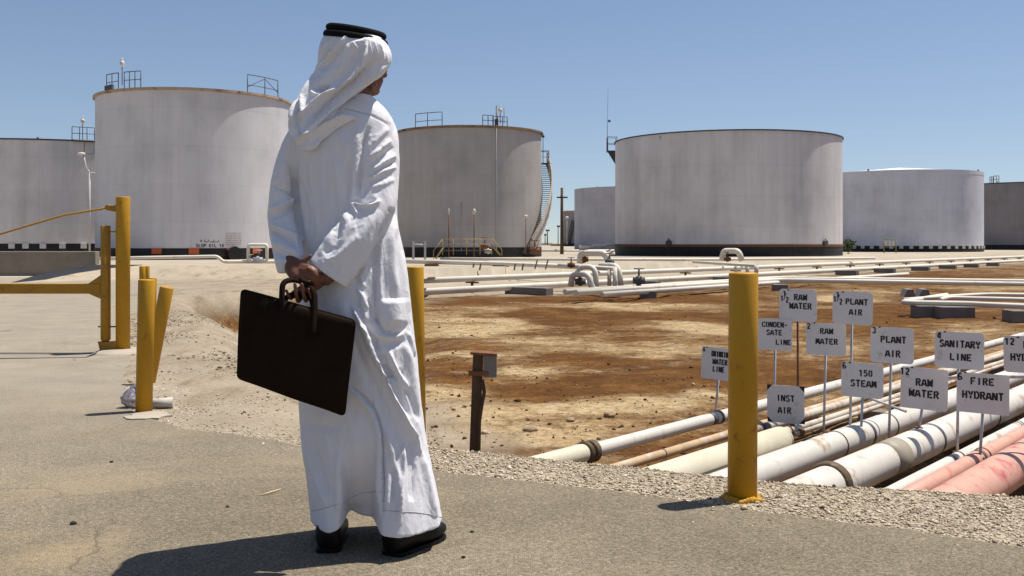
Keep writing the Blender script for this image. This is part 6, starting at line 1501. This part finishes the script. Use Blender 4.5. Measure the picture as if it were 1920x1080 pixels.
# ------------------------------------------------------------------ briefcase
BD = D0-.245
TL, TR, BR, BL = P(454, 543, BD), P(666, 601, BD-.03), P(645, 779, BD-.03), P(446, 708, BD)
bc = empty('briefcase', (TL+TR+BR+BL)/4-Vector((0, 0, .17)), 'thin dark brown leather briefcase hanging from his clasped hands', 'briefcase')
ux = (TR-TL); vx = (BL-TL); nb = ux.cross(vx).normalized(); 
if nb.y > 0: nb = -nb
mb = MB(); nu, nv = 40, 30; th = .014
def bil(u, w_): return (TL*(1-u)+TR*u)*(1-w_)+(BL*(1-u)+BR*u)*w_
def rc_(u, w_):
    # round the corners a little
    r = .035; cu, cv = u, w_
    for a in (0, 1):
        for b_ in (0, 1):
            du, dv = (r-u if a == 0 else u-1+r), (r*1.25-w_ if b_ == 0 else w_-1+r*1.25)
            if du > 0 and dv > 0:
                l_ = math.hypot(du/r, dv/(r*1.25))
                if l_ > 1: cu = (r-du/l_ if a == 0 else 1-r+du/l_); cv = (r*1.25-dv/l_ if b_ == 0 else 1-r*1.25+dv/l_)
    return cu, cv
front, back = [], []
for j in range(nv+1):
    for i in range(nu+1):
        u, w_ = i/nu, j/nv; cu, cv = rc_(u, w_); e = min(u, 1-u, w_, 1-w_); bulge = th*(min(1, e/.12)**.5)*.9+.004
        wob = .004*math.sin(u*5+w_*3)*math.sin(w_*4)+.003*math.sin(u*11+2)
        p = bil(cu, cv)+nb*wob; front.append(p+nb*bulge); back.append(p-nb*bulge)
fs = []
W1 = nu+1; o_ = W1*(nv+1)
for j in range(nv):
    for i in range(nu):
        a = j*W1+i; fs.append((a, a+1, a+W1+1, a+W1)); fs.append((o_+a, o_+a+W1, o_+a+W1+1, o_+a+1))
for i in range(nu): fs += [(i, o_+i, o_+i+1, i+1), (nv*W1+i, nv*W1+i+1, o_+nv*W1+i+1, o_+nv*W1+i)]
for j in range(nv): fs += [(j*W1, (j+1)*W1, o_+(j+1)*W1, o_+j*W1), (j*W1+nu, o_+j*W1+nu, o_+(j+1)*W1+nu, (j+1)*W1+nu)]
mb.add(front+back, fs, True); mb.build('body', M['leather'], bc)
mb = MB(); loop_ = []
for k in range(160):
    f = k/160*4; s_ = int(f); t = f-s_
    u, w_ = ((t, 0), (1, t), (1-t, 1), (0, 1-t))[s_]; cu, cv = rc_(u, w_); loop_.append(bil(cu, cv)+nb*(.004*math.sin(u*5+w_*3)*math.sin(w_*4)+.003*math.sin(u*11+2)))
mb.tube(loop_+[loop_[0]], .0042, 8); mb.build('piping', M['leather'], bc)
def handle(pts, d_off, wid, flat):
    q_ = fillet([P(a, b_, BD+dd) for a, b_, dd in pts], .032, 7); m_ = MB(); m_.tube(q_, wid, 14, flat=flat, dome=True); m_.build('handle', M['leather'], bc)
handle([(527.5, 612, -.022), (528, 566, -.026), (530, 527, -.012), (556, 524, .012), (590, 541, -.004), (590.5, 590, -.030), (587, 622, -.046)], 0, .0098, .75)
handle([(534, 590, .020), (534, 556, .024), (560, 549.5, .028), (586, 558, .022), (588, 612, .010)], 0, .0092, .75)
